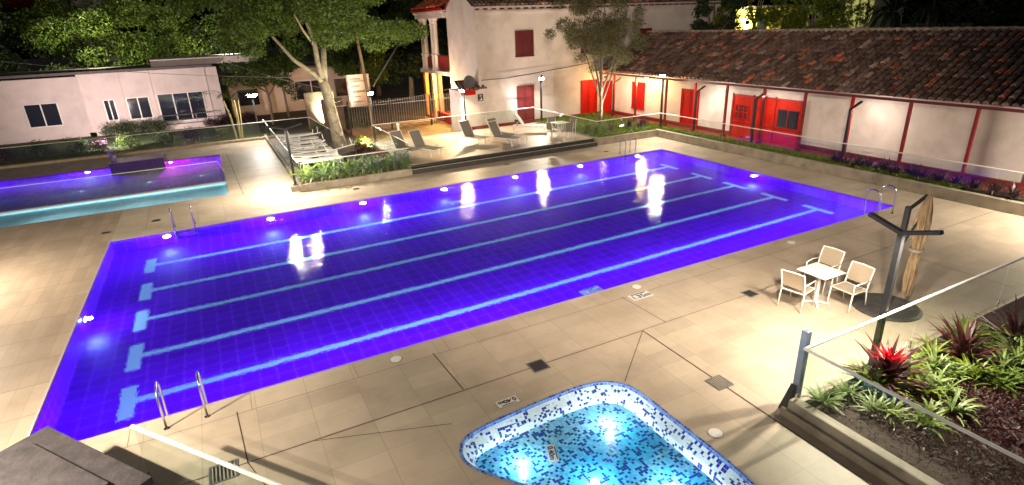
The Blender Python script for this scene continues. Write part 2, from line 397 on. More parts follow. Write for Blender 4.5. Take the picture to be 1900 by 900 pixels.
mb = MB(); sheet(mb, rect(0, -32, 27.2, 4.0), [rect(0.001, -POOLW, 25, -.001), KP], 0)
sheet(mb, rect(0, 4.0, 6.6, 18.4), [], 0)   # replaced below by pieces round the second pool
mb.v = mb.v[:-4]; mb.f = mb.f[:-2] if len(mb.f[-1]) == 3 else mb.f[:-1]
for r_ in (rect(3.92, 4.0, 6.75, 18.6), rect(0, 4.0, 3.92, 4.3), rect(0, 14.4, 3.92, 18.6), rect(6.75, 4.0, 27.2, 10.6)): sheet(mb, r_, [], 0)
deck = struct('pool_deck', mb, CONC)
mb = MB(); sheet(mb, rect(-16, -32, 0, 4.3), [], 0)
for r_ in (rect(-16, 4.3, -12, 18.6), rect(-12, 14.4, 0, 18.6)): sheet(mb, r_, [], 0)
struct('brown_deck', mb, WOODT)
mb = MB(); sheet(mb, rect(6.75, 10.6, 27.2, 18.6), [], 0); struct('forecourt_paving', mb, ORPAVE)
mb = MB(); sheet(mb, rect(-300, -300, 300, 300), [rect(-16, -32, 27.2, 18.6)], -.01); struct('ground', mb, EARTH)
# dark movement joints cut in the deck, pale coping line along the pool
def strip(mb, a, b, wd, z=.004):
    a = Vector((*a, z)); b = Vector((*b, z)); d = (b-a).normalized(); s_ = Vector((-d.y, d.x, 0))*wd/2
    mb.add([a-s_, b-s_, b+s_, a+s_], [(0, 1, 2, 3)])
mb = MB()
for a, b, w_ in [((1.9, -14.29), (11.65, -14.33), .022), ((11.66, -14.33), (11.45, -30), .03), ((11.66, -14.33), (10.1, -15.66), .016),
                 ((7.28, -14.28), (7.22, -12.75), .02), ((3.42, -14.28), (3.34, -12.75), .02), ((12.3, -12.75), (12.36, -14.3), .016),
                 ((11.66, -14.31), (27, -14.3), .014), ((4.28, 14.4), (4.53, 3.71), .022), ((3.42, -14.3), (4.3, -17.2), .016),
                 ((17.6, -12.8), (17.6, -17.5), .012), ((20.8, -12.8), (20.8, -17.5), .012), ((1.9, -14.29), (1.1, -12.9), .012),
                 ((4.5, -14.32), (6.7, -15.1), .012)]: strip(mb, a, b, w_)
struct('deck_joints', mb, mat('joint_dark', (.07, .05, .035), .9))
mb = MB()
for a, b in [((0, -12.82), (27, -12.82)), ((0, .8), (27, .8)), ((25.9, -12.8), (25.9, .8)), ((1.0, .8), (1.0, 3.9)), ((6.2, .8), (6.2, 2.6))]: strip(mb, a, b, .014, .004)
for i in range(24):
    if i % 2: strip(mb, (i+.6, -12.21), (i+.6, -12.82), .008, .004)
struct('coping_joints', mb, mat('joint_pale', (.20, .15, .10), .9))
# metal coping trim at the pool edge
mb = MB()
for x0, y0, x1, y1 in ((-.045, -.0, 25.045, .045), (-.045, -POOLW-.045, 25.045, -POOLW), (-.045, -POOLW, 0, 0), (25, -POOLW, 25.045, 0)): mb.box(x0, y0, -.03, x1, y1, .006)
struct('pool_coping', mb, mat('coping', (.42, .34, .40), .5))

# ---- long pool
mb = MB()
W_ = POOLW
mb.add([(0, 0, FZ), (25, 0, FZ), (25, -W_, FZ), (0, -W_, FZ)], [(3, 2, 1, 0)])
for a, b in (((0, 0), (25, 0)), ((25, 0), (25, -W_)), ((25, -W_), (0, -W_)), ((0, -W_), (0, 0))):
    mb.add([(*a, FZ), (*b, FZ), (*b, -.03), (*a, -.03)], [(0, 1, 2, 3)])
basin = struct('pool_basin', mb, POOLT)
for y in (-2.0, -4.17, -6.15, -8.17, -10.12):
    l = MB(); l.box(1.36, y-.092, FZ+.002, 23.62, y+.092, FZ+.008); l.box(1.06, y-.62, FZ+.002, 1.36, y+.62, FZ+.008); l.box(23.62, y-.62, FZ+.002, 23.84, y+.62, FZ+.008)
    l.build('lane_line', LANE, basin)
mb = MB(); mb.add([(0, 0, WZ), (25, 0, WZ), (25, -W_, WZ), (0, -W_, WZ)], [(3, 2, 1, 0)])
struct('pool_water', mb, watermat('pool_water'))
# ---- children's pool
ins = lambda d: shrink(KP, d*SG)
mb = MB(); n = len(KP)
rings = [(KP, -.0), (KP, -.05), (ins(.17), -.20), (ins(.19), -.34)]
for (A, za), (B, zb) in zip(rings, rings[1:]):
    for i in range(n):
        j = (i+1) % n; mb.add([(*A[i], za), (*A[j], za), (*B[j], zb), (*B[i], zb)], [(0, 1, 2, 3)])
kb = struct('childrens_pool_basin', mb, MOS)
mb = MB(); sheet(mb, rings[-1][0], [], -.34)
mb.build('mosaic_floor', tilemat('mosaic_floor', (.055, .50, .84), (.16, .6, .8), .048, .06, .3, mosaic=((.006, .03, .35), (.02, .012, .5), (.01, .12, .30)), dens=.30, vary=.35, blotch=.8, bcol=(.62, .85, .78)), kb)
mb = MB(); A = KP; B = shrink(KP, -.05*SG); Cc = shrink(KP, .004*SG)
for i in range(n):
    j = (i+1) % n
    mb.add([(*A[i], .006), (*A[j], .006), (*B[j], .006), (*B[i], .006)], [(0, 1, 2, 3)])
    mb.add([(*Cc[i], .006), (*Cc[j], .006), (*Cc[j], -.08), (*Cc[i], -.08)], [(0, 1, 2, 3)])
mb.build('rim_tiles', tilemat('rim_tiles', (.10, .22, .60), (.5, .6, .8), .068, .08, .3, mosaic=((.02, .06, .45), (.2, .35, .7), (.05, .1, .5)), dens=.5), kb)
mb = MB(); sheet(mb, KP, [], -.06); struct('childrens_pool_water', mb, watermat('kids_water', .12, True))
# ---- second pool: deep part and bright shallow part
x0, y0, x1, y1 = LP; ym = 6.95
def basin_box(name, x0, y0, x1, y1, z, m):
    mb = MB(); mb.add([(x0, y0, z), (x1, y0, z), (x1, y1, z), (x0, y1, z)], [(0, 1, 2, 3)])
    for a, b in (((x0, y1), (x1, y1)), ((x1, y1), (x1, y0)), ((x1, y0), (x0, y0)), ((x0, y0), (x0, y1))):
        mb.add([(*a, z), (*b, z), (*b, 0), (*a, 0)], [(0, 1, 2, 3)])
    return struct(name, mb, m)
basin_box('deep_pool_basin', x0, ym+.08, x1, y1, -1.1, POOLT)
basin_box('shallow_pool_basin', x0, y0, x1, ym-.08, -.38, CYANT)
mb = MB(); mb.box(x0, ym-.11, -.03, x1+.03, ym+.11, .006); struct('pool_divider', mb, mat('divider_cap', (.55, .55, .55), .5))
mb = MB(); mb.add([(x0, ym+.08, WZ), (x1, ym+.08, WZ), (x1, y1, WZ), (x0, y1, WZ)], [(0, 1, 2, 3)]); struct('deep_pool_water', mb, watermat('deep_water', .35))
mb = MB(); mb.add([(x0, y0, WZ), (x1, y0, WZ), (x1, ym-.08, WZ), (x0, ym-.08, WZ)], [(0, 1, 2, 3)]); struct('shallow_pool_water', mb, watermat('shallow_water', .2))

# ---- raised terrace with dark steps
TZ = .4
mb = MB(); mb.box(11.9, 3.15, 0, 22.75, 9.95, TZ); struct('terrace', mb, CONC)
mb = MB(); mb.box(11.9, 3.1, .25, 22.75, 3.15, TZ-.02); mb.box(11.9, 2.72, 0, 22.75, 3.1, .25)
stp = struct('terrace_steps', mb, DARKST)
mb = MB(); mb.box(11.9, 2.70, .235, 22.75, 2.76, .255); mb.box(11.9, 3.07, TZ-.02, 22.75, 3.16, TZ+.006); mb.build('step_nosing', mat('nosing', (.40, .36, .29), .6, var=.2), stp)

# ---- kerbs and beds
mb = MB(); mb.box(6.85, 2.6, 0, 11.9, 2.78, .33); mb.box(6.78, 2.6, 0, 6.9, 18.2, .28); mb.box(11.75, 2.78, 0, 11.9, 10.0, .42)
struct('bed_kerb', mb, KERB, bev=.015)
mb = MB(); mb.box(6.9, 2.78, 0, 11.75, 18.2, .24); struct('bed_soil', mb, SOIL)
mb = MB(); mb.box(22.75, 2.85, 0, 27.1, 3.03, .40); mb.box(27.1, -26, 0, 27.32, 3.03, .42); mb.box(22.75, 3.03, 0, 22.9, 9.95, .44)
struct('garden_kerb', mb, KERB, bev=.015)
mb = MB(); mb.box(22.9, 3.03, 0, 28.2, 10.45, .34); mb.box(27.32, -26, 0, 28.2, 3.03, .33); struct('garden_bed', mb, GRASSG)
mb = MB(); mb.box(11.88, -26, 0, 12.08, -17.88, .33); mb.box(12.08, -18.02, 0, 20, -17.88, .12)
struct('planter_kerb', mb, KERB, bev=.02)
mb = MB(); mb.box(11.80, -26, 0, 11.88, -17.8, .16); struct('planter_step', mb, KERB, bev=.02)
mb = MB(); mb.box(12.08, -26, 0, 24, -18.02, .30); struct('planter_soil', mb, SOIL)
# far side strip along the wall of the second pool
mb = MB(); mb.box(-16, 18.0, 0, 6.9, 18.35, .14); struct('far_kerb', mb, mat('plank_kerb', (.44, .33, .22), .7, var=.25, scale=4))
mb = MB(); mb.box(-22, 18.7, -.01, 6.9, 27.4, .05); struct('far_bed', mb, GRASSG)

# ================================================================== BUILDINGS
def tiles(mb, P0, P1, upd, run, rise, cw=.29, tl=.46, seg=5, drop=.0, base=(1, 1, 1), hot=.08):
    P0 = Vector(P0); P1 = Vector(P1); L = (P1-P0).length; e = (P1-P0)/L; upd = Vector(upd).normalized()
    sl = math.hypot(run, rise); s_ = (upd*run+Vector((0, 0, rise)))/sl; nrm = e.cross(s_)
    if nrm.z < 0: nrm = -nrm
    nc = int(L/cw); nr = int(sl/(tl*.82))+1
    for c in range(nc):
        for r in range(nr):
            o = P0+e*((c+.5)*cw+random.uniform(-.012, .012))+s_*(r*tl*.82+random.uniform(-.02, .02))
            if r*tl*.82+tl > sl+.1: continue
            w0 = cw*.37; w1 = cw*.27; vs = []; yaw = random.uniform(-.03, .03); lift = random.uniform(0, .012)
            for (t, ww, h) in ((0, w0, .055), (tl, w1, .02)):
                for k in range(seg):
                    a = pi*k/(seg-1)
                    vs.append(o+s_*t+e*(cos(a)*ww+t*yaw)+nrm*(sin(a)*ww*1.15+h+lift-.03))
            fs = [(k, k+1, seg+k+1, seg+k) for k in range(seg-1)]+[tuple(range(seg))]
            q = random.random(); tn = random.uniform(.35, 1.15)
            col = (tn, tn*.95, tn*.95) if q > hot else (tn*2.6, tn*1.3, tn*.9)
            if q > .9: col = (tn*1.9, tn*2.0, tn*2.1)
            mb.add(vs, fs, tone=tuple(a*b for a, b in zip(col, base)))
    return mb
def tile_roof(name, P0, P1, upd, run, rise, parent, m, **k):
    up_ = Vector(upd).normalized(); P0 = Vector(P0); P1 = Vector(P1); e = Vector((0, 0, rise))+up_*run; th = Vector((0, 0, -.05)); P0t, P1t = P0, P1; P0 = P0+up_*.14+Vector((0, 0, .14*rise/run)); P1 = P1+up_*.14+Vector((0, 0, .14*rise/run))
    mb = MB(); lo = Vector((0, 0, -.03)); vs = [P0+lo, P1+lo, P1+e+lo, P0+e+lo]
    mb.add(vs+[v+th for v in vs], [(0, 1, 2, 3), (7, 6, 5, 4), (0, 4, 5, 1), (1, 5, 6, 2), (2, 6, 7, 3), (3, 7, 4, 0)])
    deckp = mb.build(name, RUNDER, parent)
    t = MB(); tiles(t, P0t, P1t, upd, run, rise, **k); t.build('tile', m, deckp, kind=None)
    return deckp

# ---- long tiled house on the far end of the pool
LH = thing('long_house', 'long single storey white house with brown tiled roof, red doors and red posts', 'house', (29.9, -7, 0))
FZ2 = .2
mb = MB(); mb.box(29.9, -26, 0, 30.2, 10.5, 3.9); mb.box(30.2, -26, 0, 36.5, -25.7, 3.5); mb.build('wall', STUCCO, LH)
mb = MB(); mb.box(28.2, -26, 0, 29.9, 10.5, FZ2); mb.build('corridor_floor', mat('red_floor', (.30, .05, .03), .5, var=.2, scale=5), LH)
mb = MB(); mb.box(29.86, -26, FZ2, 29.9, 10.5, .42); mb.build('plinth', DRED, LH)
rf = tile_roof('roof', (28.0, -26, 3.33), (28.0, 10.48, 3.33), (1, 0, 0), 4.5, 2.32, LH, RTILE)
mb = MB(); mb.add([(32.55, -26, 5.64), (32.55, 10.48, 5.64), (37, 10.48, 3.3), (37, -26, 3.3)], [(0, 1, 2, 3)]); mb.build('rear_slope', RUNDER, rf)
mb = MB()
for i in range(91):
    y = -26+i*.4; mb.lathe((32.52, y, 5.70), [(.10, -.09), (.13, .0), (.08, .07), (.0, .09)], 8, sy=1.7)
mb.tube([(32.52, -26, 5.68), (32.52, 10.4, 5.68)], .09, 8)
mb.build('ridge_cap', mat('ridge_mortar', (.42, .33, .26), .8, var=.4, scale=3), rf)
mb = MB(); y = -25.8
while y < 10.4: mb.bar((28.2, y, 3.33), (29.9, y, 4.2), .07, .08); y += .6
mb.build('rafters', DRED2, LH)
mb = MB(); mb.box(28.35, -26, 3.12, 28.45, 10.4, 3.22); mb.build('eave_beam', DRED2, LH)
for y in (8.7, 6.42, 3.62, 1.28, -1.0, -3.35, -5.6, -7.85, -10.2, -12.5, -14.8, -17.1, -19.4, -21.7):
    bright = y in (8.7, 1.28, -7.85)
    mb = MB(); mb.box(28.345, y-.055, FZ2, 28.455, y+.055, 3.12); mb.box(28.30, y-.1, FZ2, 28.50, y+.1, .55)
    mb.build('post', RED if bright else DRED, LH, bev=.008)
for a, b in ((8.6, 6.5), (6.34, 3.72), (3.52, 1.36), (1.2, -.92), (-5.68, -7.77), (-7.93, -10.1), (-10.3, -12.4), (-12.6, -14.7), (-14.9, -17.0)):
    mb = MB(); mb.box(28.38, b, .68, 28.42, a, .73); mb.box(28.385, b, .26, 28.415, a, .29)
    k = b+.06
    while k < a: mb.box(28.392, k-.008, .2, 28.408, k+.008, .69); k += .11
    mb.build('railing', DRED2, LH)
def shutter(parent, name, face, u0, u1, z0, z1, m, panes=2, axis='x', frame=.07, mf=None, dep=.05, slats=True, panels=3):
    """door or window leaf proud of a wall: axis 'x' = wall is a plane x=face looking to -x, 'y' = plane y=face looking to -y"""
    def bx(mb, a, b, z0, z1, d0, d1):
        if axis == 'x': mb.box(face-d1, a, z0, face-d0, b, z1)
        else: mb.box(a, face-d1, z0, b, face-d0, z1)
    f = MB(); bx(f, u0-frame, u0, z0, z1+frame, -.01, dep+.03); bx(f, u1, u1+frame, z0, z1+frame, -.01, dep+.03); bx(f, u0, u1, z1, z1+frame, -.01, dep+.03)
    if 'window' in name: bx(f, u0-frame-.04, u1+frame+.04, z0-.06, z0, -.01, dep+.06)
    p = MB(); bx(p, u0, u1, z0, z1, -.01, dep-.02); o = p.build(name, m, parent)
    f.build('frame', mf or m, o, bev=.006)
    q = MB(); wl = (u1-u0)/panes
    for i in range(panes):
        a = u0+i*wl+.02; b = u0+(i+1)*wl-.02
        for st in ((a, a+.07), (b-.07, b)): bx(q, st[0], st[1], z0+.01, z1-.01, dep-.02, dep+.01)
        nz = panels
        for k in range(nz+1):
            zz = z0+.01+(z1-z0-.1)*k/nz; bx(q, a+.07, b-.07, zz, zz+.07, dep-.02, dep+.008)
        if slats:
            zz = z0+.1
            while zz < z1-.1: bx(q, a+.075, b-.075, zz, zz+.02, dep-.02, dep-.006); zz += .05
    q.build('panelling', m, o)
    return o
shutter(LH, 'window', 29.9, 7.38, 8.5, .86, 2.52, RED)
shutter(LH, 'door', 29.9, 2.45, 3.78, FZ2+.02, 2.42, RED, slats=False)
BR = mat('bright_red_paint', (.52, .012, .002), .6, spec=.2, var=.1, scale=5)
big = MB(); big.box(29.78, -4.62, FZ2, 29.9, -.3, 2.5); BD = big.build('gate_door', BR, LH)
q = MB()
for u in (-4.68, -3.05, -2.45, -1.7, -.3): q.box(29.72, u, FZ2, 29.78, u+.09, 2.58)
q.box(29.72, -4.68, 2.44, 29.78, -.21, 2.53); q.box(29.73, -4.6, 1.02, 29.78, -.3, 1.09)
q.build('frame', mat('deep_red', (.30, .01, .006), .45), BD, bev=.006)
q = MB(); z = .3
while z < 2.4: q.box(29.762, -2.95, z, 29.79, -1.75, z+.11); z += .15
q.build('boards', BR, BD)
wdw = MB(); wdw.box(29.765, -1.35, 1.22, 29.785, -.5, 1.95); wo = wdw.build('lattice_window', DARKGLASS, BD)
q = MB()
for u in (-1.38, -1.05, -.72, -.47): q.box(29.735, u, 1.18, 29.765, u+.045, 2.0)
for z in (1.18, 1.57, 1.95): q.box(29.735, -1.35, z, 29.765, -.45, z+.05)
z = 1.25
while z < 1.95: q.box(29.75, -1.35, z, 29.765, -.5, z+.012); z += .055
q.build('lattice', BR, wo)
wdw = MB(); wdw.box(29.765, -4.4, 1.1, 29.785, -3.2, 1.98); wo = wdw.build('window_pane', DARKGLASS, BD)
q = MB(); q.box(29.74, -4.4, 1.98, 29.765, -3.2, 2.06); q.box(29.74, -3.83, 1.1, 29.765, -3.78, 1.98); q.build('mullion', mat('deep_red', (.3, .01, .006)), wo)
shutter(LH, 'door', 29.9, -15.2, -13.9, FZ2+.02, 2.42, RED, slats=False)

# ---- two storey house
TH = thing('two_storey_house', 'two storey white house with balcony columns and small dark red shuttered windows', 'house', (19.2, 10.5, 0))
HY = 10.5; HX = 19.2; EZ = 7.72
mb = MB(); mb.box(HX, HY, 0, 41.3, 15.2, EZ)
mb.add([(HX, HY, EZ), (HX, 15.2, EZ), (HX, 12.85, 9.1), (41.3, HY, EZ), (41.3, 15.2, EZ), (41.3, 12.85, 9.1)], [(0, 2, 1), (3, 4, 5)])
mb.box(21.6, 15.2, 0, 30, 21.3, EZ)
mb.build('wall', STUCCO, TH)
mb = MB(); mb.box(18.0, HY-.05, 0, HX-.005, 12.6, 2.75); mb.build('annex_wall', STUCCO, TH)
mb = MB(); mb.box(17.97, HY-.08, 0, 29.86, HY-.02, .52); mb.build('plinth', DRED, TH)
mb = MB(); mb.box(HX, HY-.01, 3.42, 28.0, HY-.002, 3.44); mb.box(22.9, HY-.008, .5, 22.93, HY, 3.4); mb.build('string_line', mat('darker_stucco', (.5, .42, .36), .9), TH)  # thin lines in a darker stucco tone
tile_roof('roof', (HX-.35, HY-.5, 7.62), (41.9, HY-.5, 7.62), (0, 1, 0), 2.85, 1.55, TH, RTILE)
for i in range(40): mb = MB(); mb.box(HX+i*.56, HY-.45, 7.42, HX+i*.56+.08, HY, 7.5); mb.build('rafter', DRED2, TH)
mb = MB(); mb.box(HX-.1, HY-.12, 7.2, 41.4, HY, 7.36); mb.build('cornice', STUCCO, TH, bev=.02)
# raking gable board
mb = MB(); mb.bar((HX-.05, HY-.15, 7.64), (HX-.05, 12.85, 9.2), .12, .14); mb.bar((HX-.05, 15.3, 7.64), (HX-.05, 12.85, 9.2), .12, .14); mb.build('barge_board', DRED2, TH)
for u0, u1, z0, z1 in ((21.92, 23.16, 4.62, 6.12), (26.95, 27.95, 4.55, 5.95), (31.9, 32.9, 4.9, 5.9), (39.1, 40.5, 5.5, 6.0)):
    shutter(TH, 'window', HY, u0, u1, z0, z1, DRED2, axis='y', frame=.04)
shutter(TH, 'door', HY, 21.95, 23.08, .42, 2.7, DRED2, axis='y', slats=False)
shutter(TH, 'door', HY, 26.98, 28.2, .40, 2.68, RED, axis='y', slats=False)
shutter(TH, 'door', HY, 28.62, 29.5, .40, 2.5, RED, axis='y', slats=False)
# porch and balcony on the near gable side
PX = 19.05; PYE = 20.6
mb = MB(); mb.box(PX-.1, 15.2, 3.35, 21.6, PYE+.2, 3.62); mb.build('balcony_slab', STUCCO, TH, bev=.02)
for y in (17.55, 18.1, 19.7, 20.25):
    for z0, z1 in ((3.62, 7.15),):
        mb = MB(); mb.lathe((PX+.15, y, 0), [(.24, z0), (.24, z0+.12), (.19, z0+.16), (.19, z0+.95), (.25, z0+1.0), (.25, z0+1.08), (.17, z0+1.14), (.165, z1-.5), (.20, z1-.45), (.17, z1-.4), (.19, z1-.2), (.28, z1-.06), (.28, z1)], 16)
        mb.build('column', STUCCO, TH, smooth=False)
mb = MB(); mb.box(PX+.1, 15.25, 3.7, PX+.18, 17.3, 4.62); br = mb.build('balcony_panel', DRED, TH)
mb = MB(); mb.box(PX+.06, 15.25, 4.62, PX+.22, 17.3, 4.68)
for k in range(12): mb.box(PX+.08, 15.3+k*.17, 3.68, PX+.1, 15.34+k*.17, 4.62)
mb.build('rail', DRED2, br)
mb = MB(); mb.box(PX+.1, 18.3, 3.7, PX+.16, 19.5, 4.5); mb.build('balcony_panel', DRED, TH)
mb = MB(); mb.box(PX-.12, 15.2, 7.15, 21.6, PYE+.3, 7.55); mb.box(PX-.22, 15.2, 7.45, 21.6, PYE+.4, 7.6); mb.build('entablature', STUCCO, TH, bev=.02)
mb = MB(); mb.box(PX-.32, 15.25, 7.6, PX-.1, PYE+.5, 7.74); mb.build('eave_fascia', RED, TH)
tile_roof('porch_roof', (PX-.3, 15.3, 7.78), (PX-.3, PYE+.5, 7.78), (1, 0, 0), 2.8, 1.4, TH, RTILE2, hot=0)
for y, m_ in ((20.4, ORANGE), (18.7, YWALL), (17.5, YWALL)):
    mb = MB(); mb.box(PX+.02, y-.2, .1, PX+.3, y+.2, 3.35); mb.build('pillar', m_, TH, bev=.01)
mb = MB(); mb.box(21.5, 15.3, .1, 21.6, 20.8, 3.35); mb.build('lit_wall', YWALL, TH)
mb = MB(); mb.box(PX, 15.3, 0, 21.5, 20.8, .12); mb.build('porch_floor', DRED, TH)
mb = MB(); mb.box(20.0, 15.45, .9, 20.1, 17.2, 2.9); gw_ = mb.build('grille_backing', mat('amber_glass', (.5, .28, .08), .4), TH)
mb = MB()
for k in range(9): mb.box(19.96, 15.5+k*.2, .9, 19.99, 15.54+k*.2, 2.9)
for k in range(8): mb.box(19.955, 15.45, .95+k*.27, 19.985, 17.2, .99+k*.27)
mb.build('grille', BLACK, gw_)
mb = MB(); mb.box(PX-.25, 13.2, .1, PX-.05, 17.4, .75); mb.build('low_wall', RED, TH, bev=.02)
# little tiled canopy over the annex
tile_roof('annex_roof', (17.85, HY-.25, 2.82), (19.7, HY-.25, 2.82), (0, 1, 0), .9, .5, TH, RTILE)
mb = MB(); mb.box(17.93, HY-.1, 2.5, 18.9, HY-.052, 2.8); mb.build('annex_fascia', RED, TH)
SD = thing('satellite_dish', 'round grey satellite dish over the small tiled canopy of the white house', 'dish', (18.45, 10.35, 3.0))
mb = MB(); vs = []
for r_, zz in ((.0, .0), (.15, .02), (.28, .07), (.36, .13)):
    pass
mb.lathe((18.45, 10.35, 3.3), [(.02, .0), (.16, .02), (.30, .08), (.38, .14), (.36, .15), (.28, .10), (.15, .045), (.02, .03)], 20)
dsh = mb.build('reflector', mat('dish_grey', (.10, .10, .11), .7), SD); dsh.data.transform(Matrix.Translation((0, 0, .3)) @ Matrix.Rotation(radians(70), 4, 'X') @ Matrix.Translation((0, 0, -.3)))
mb = MB(); mb.tube([(18.45, 10.45, 2.9), (18.45, 10.4, 3.35)], .025); mb.bar((18.45, 10.3, 3.1), (18.45, 9.95, 3.35), .02, .02); mb.build('bracket', GREYM, SD)
WS = thing('wall_sign', 'small dark square sign with white symbol by the tiled canopy of the white house', 'sign', (19.2, 10.42, 2.3))
mb = MB(); mb.box(19.05, 10.40, 2.08, 19.4, 10.44, 2.5); mb.build('plate', mat('sign_dark', (.05, .015, .02), .5), WS)
mb = MB(); mb.box(19.2, 10.385, 2.36, 19.25, 10.4, 2.45); mb.box(19.15, 10.385, 2.38, 19.3, 10.398, 2.42); mb.box(19.12, 10.385, 2.13, 19.33, 10.398, 2.17); mb.box(19.24, 10.386, 2.17, 19.29, 10.4, 2.3); mb.build('symbol', WHITEM, WS)
CB = MB(); CB.tube([(19.3, 10.3, 3.35), (21, 10.32, 3.35), (23, 10.34, 3.5), (26, 10.36, 3.75), (28.1, 10.3, 3.95)], .025, 6); tag(CB.build('wall_cable', BLACK), 'dark cable sagging along the front of the two storey white house', 'cable')

# ---- low pink house on the far left
PH = thing('flat_roof_house', 'low pale pink house with flat roof and three wide dark windows', 'house', (1, 27.5, 0))
mb = MB(); mb.box(-3.9, 27.5, 0, 4.95, 33, 4.35); mb.box(-20, 28.3, 0, -3.9, 33, 4.2); mb.build('wall', STUCCO2, PH)
mb = MB(); mb.box(-20.2, 27.0, 4.38, 4.7, 33.2, 4.55); mb.build('roof', mat('roof_slab', (.12, .10, .10), .8, var=.2), PH)
mb = MB(); mb.box(.7, 28, 4.55, 8.4, 33, 5.05); mb.build('roof_block', STUCCO2, PH)
mb = MB()
for x in (-3.92, -3.0, -1.55, .35, 4.0): mb = MB(); mb.box(x, 27.44, 0, x+.12, 27.5, 4.38); mb.build('pilaster', STUCCO2, PH)
for a, b, z0, z1, nm in ((-2.75, -2.1, 1.1, 2.48, 2), (-1.35, .05, 1.05, 2.5, 2), (.62, 3.65, .62, 2.6, 3), (-7.5, -5.6, 1.0, 2.5, 2), (-11.5, -9.4, 1.0, 2.5, 2)):
    yy = 27.5 if a > -4 else 28.3
    mb = MB(); mb.box(a, yy-.02, z0, b, yy+.03, z1); wi = mb.build('window', DARKGLASS, PH)
    mb = MB()
    for k in range(nm+1): x = a+(b-a)*k/nm; mb.box(x-.035, yy-.07, z0, x+.035, yy-.01, z1)
    mb.box(a, yy-.07, z1, b, yy-.01, z1+.06); mb.box(a-.05, yy-.12, z0-.07, b+.05, yy-.01, z0); mb.build('frame', WHITEM, wi)
mb = MB(); mb.tube([(.4, 26.9, 1.1), (4.1, 26.9, 1.1)], .03); mb.tube([(.4, 26.9, .75), (4.1, 26.9, .75)], .02)
for x in (.4, 1.6, 2.9, 4.1): mb.tube([(x, 26.9, .4), (x, 26.9, 1.1)], .02)
mb.build('balcony_rail', GREYM, PH); mb = MB(); mb.box(.3, 26.8, .05, 4.3, 27.44, .42); mb.build('balcony_step', STUCCO2, PH)
P2 = thing('rear_house', 'pale house behind the big tree with one long dark window', 'house', (10, 32, 0))
mb = MB(); mb.box(5.6, 31, 0, 8.6, 38, 3.2); mb.box(8.6, 31.6, 0, 17.5, 38, 3.6); mb.build('wall', mat('peach_stucco', (.66, .52, .44), .85, var=.08, scale=1.5), P2)
mb = MB(); mb.box(5.3, 30.6, 3.22, 8.65, 38, 3.36); mb.box(8.3, 31.2, 3.62, 17.9, 38, 3.78); mb.build('roof', mat('roof_slab', (.12, .10, .10), .8), P2)
for a, b in ((11.0, 13.6), (14.4, 16.9)):
    mb = MB(); mb.box(a, 31.55, .95, b, 31.62, 2.5); wi = mb.build('window', DARKGLASS, P2)
    mb = MB(); mb.box(a-.06, 31.5, 2.5, b+.06, 31.56, 2.58); mb.box(a-.06, 31.48, .87, b+.06, 31.56, .95); mb.box((a+b)/2-.04, 31.5, .95, (a+b)/2+.04, 31.55, 2.5); mb.build('frame', WHITEM, wi)
mb = MB(); mb.box(6.2, 30.95, .9, 7.8, 31.02, 2.2); mb.build('window', DARKGLASS, P2)
# far buildings beyond the trees
FB = thing('far_tower', 'weathered pale building wall rising above the dark trees', 'building', (-6, 60, 0))
mb = MB(); mb.box(-9, 60, 0, -4.3, 66, 16); mb.build('wall', mat('grey_plaster', (.42, .38, .36), .9, var=.25, scale=1), FB)
for z in (9.0, 11.6): mb = MB(); mb.box(-8, 59.95, z, -6.8, 60.02, z+1.2); mb.build('window', DARKGLASS, FB)
YB = thing('yellow_house', 'yellow lit house wall glimpsed through the trees behind the tiled roof', 'house', (46, 13, 0))
mb = MB(); mb.box(44, 12, 0, 52, 18, 7.0); mb.build('wall', mat('yellow_paint', (.62, .50, .16), .8, var=.15, scale=1), YB)
mb = MB(); mb.box(43.6, 11.6, 7.0, 52.4, 18.4, 7.2); mb.build('roof', mat('roof_slab', (.12, .1, .1)), YB)
for x_ in (45.5, 48.5): mb = MB(); mb.box(x_, 11.95, 5.2, x_+1.1, 12.03, 6.4); mb.build('window', DARKGLASS, YB)
TB = thing('pillared_tower', 'tall pale building with lit vertical pillars above the roof ridge', 'building', (56, 11, 0))
mb = MB(); mb.box(55.5, 8.6, 0, 60, 12.2, 18); mb.build('wall', mat('lime_plaster', (.45, .46, .28), .85, var=.15, scale=1), TB)
mb = MB()
for k in range(4): mb.box(55.2, 9.0+k*.75, 0, 55.5, 9.3+k*.75, 18)
mb.build('pillar', mat('pale_lime', (.62, .62, .40), .8), TB)

# ================================================================== RAILS AND FENCES
def glass_rail(name, label, pts, z0, z1, group='glass railings with pale handrails', step=2.4, rail=.022, m=WHITEM, wd=.045):
    T = thing(name, label, 'glass railing', (*pts[0], z0), group)
    h = MB(); h.tube([(x, y, z1) for x, y in pts], rail, 8); 
    h.build('handrail', m, T)
    for (a, b) in zip(pts, pts[1:]):
        a = Vector((*a, 0)); b = Vector((*b, 0)); L = (b-a).length; n = max(1, round(L/step)); d = (b-a)/L
        for i in range(n):
            p = a+d*(L*i/n+.02); q = a+d*(L*(i+1)/n-.02)
            g = MB(); g.bar(p+Vector((0, 0, (z0+z1)/2)), q+Vector((0, 0, (z0+z1)/2)), .012, z1-z0-.04); g.build('glass_panel', GLASS, T)
            if i or True:
                c = MB(); pp = a+d*(L*i/n); c.box(pp.x-.018, pp.y-.018, z0, pp.x+.018, pp.y+.018, z0+.16); c.build('clamp', STEEL, T)
    return T
glass_rail('glass_railing', 'glass railing in front of the strappy green plants bed', [(7.05, 2.69), (11.85, 2.69)], .33, 1.3)
glass_rail('glass_railing', 'glass railing along the kerb beside the stacked white loungers', [(6.86, 2.75), (6.86, 17.9)], .28, 1.3)
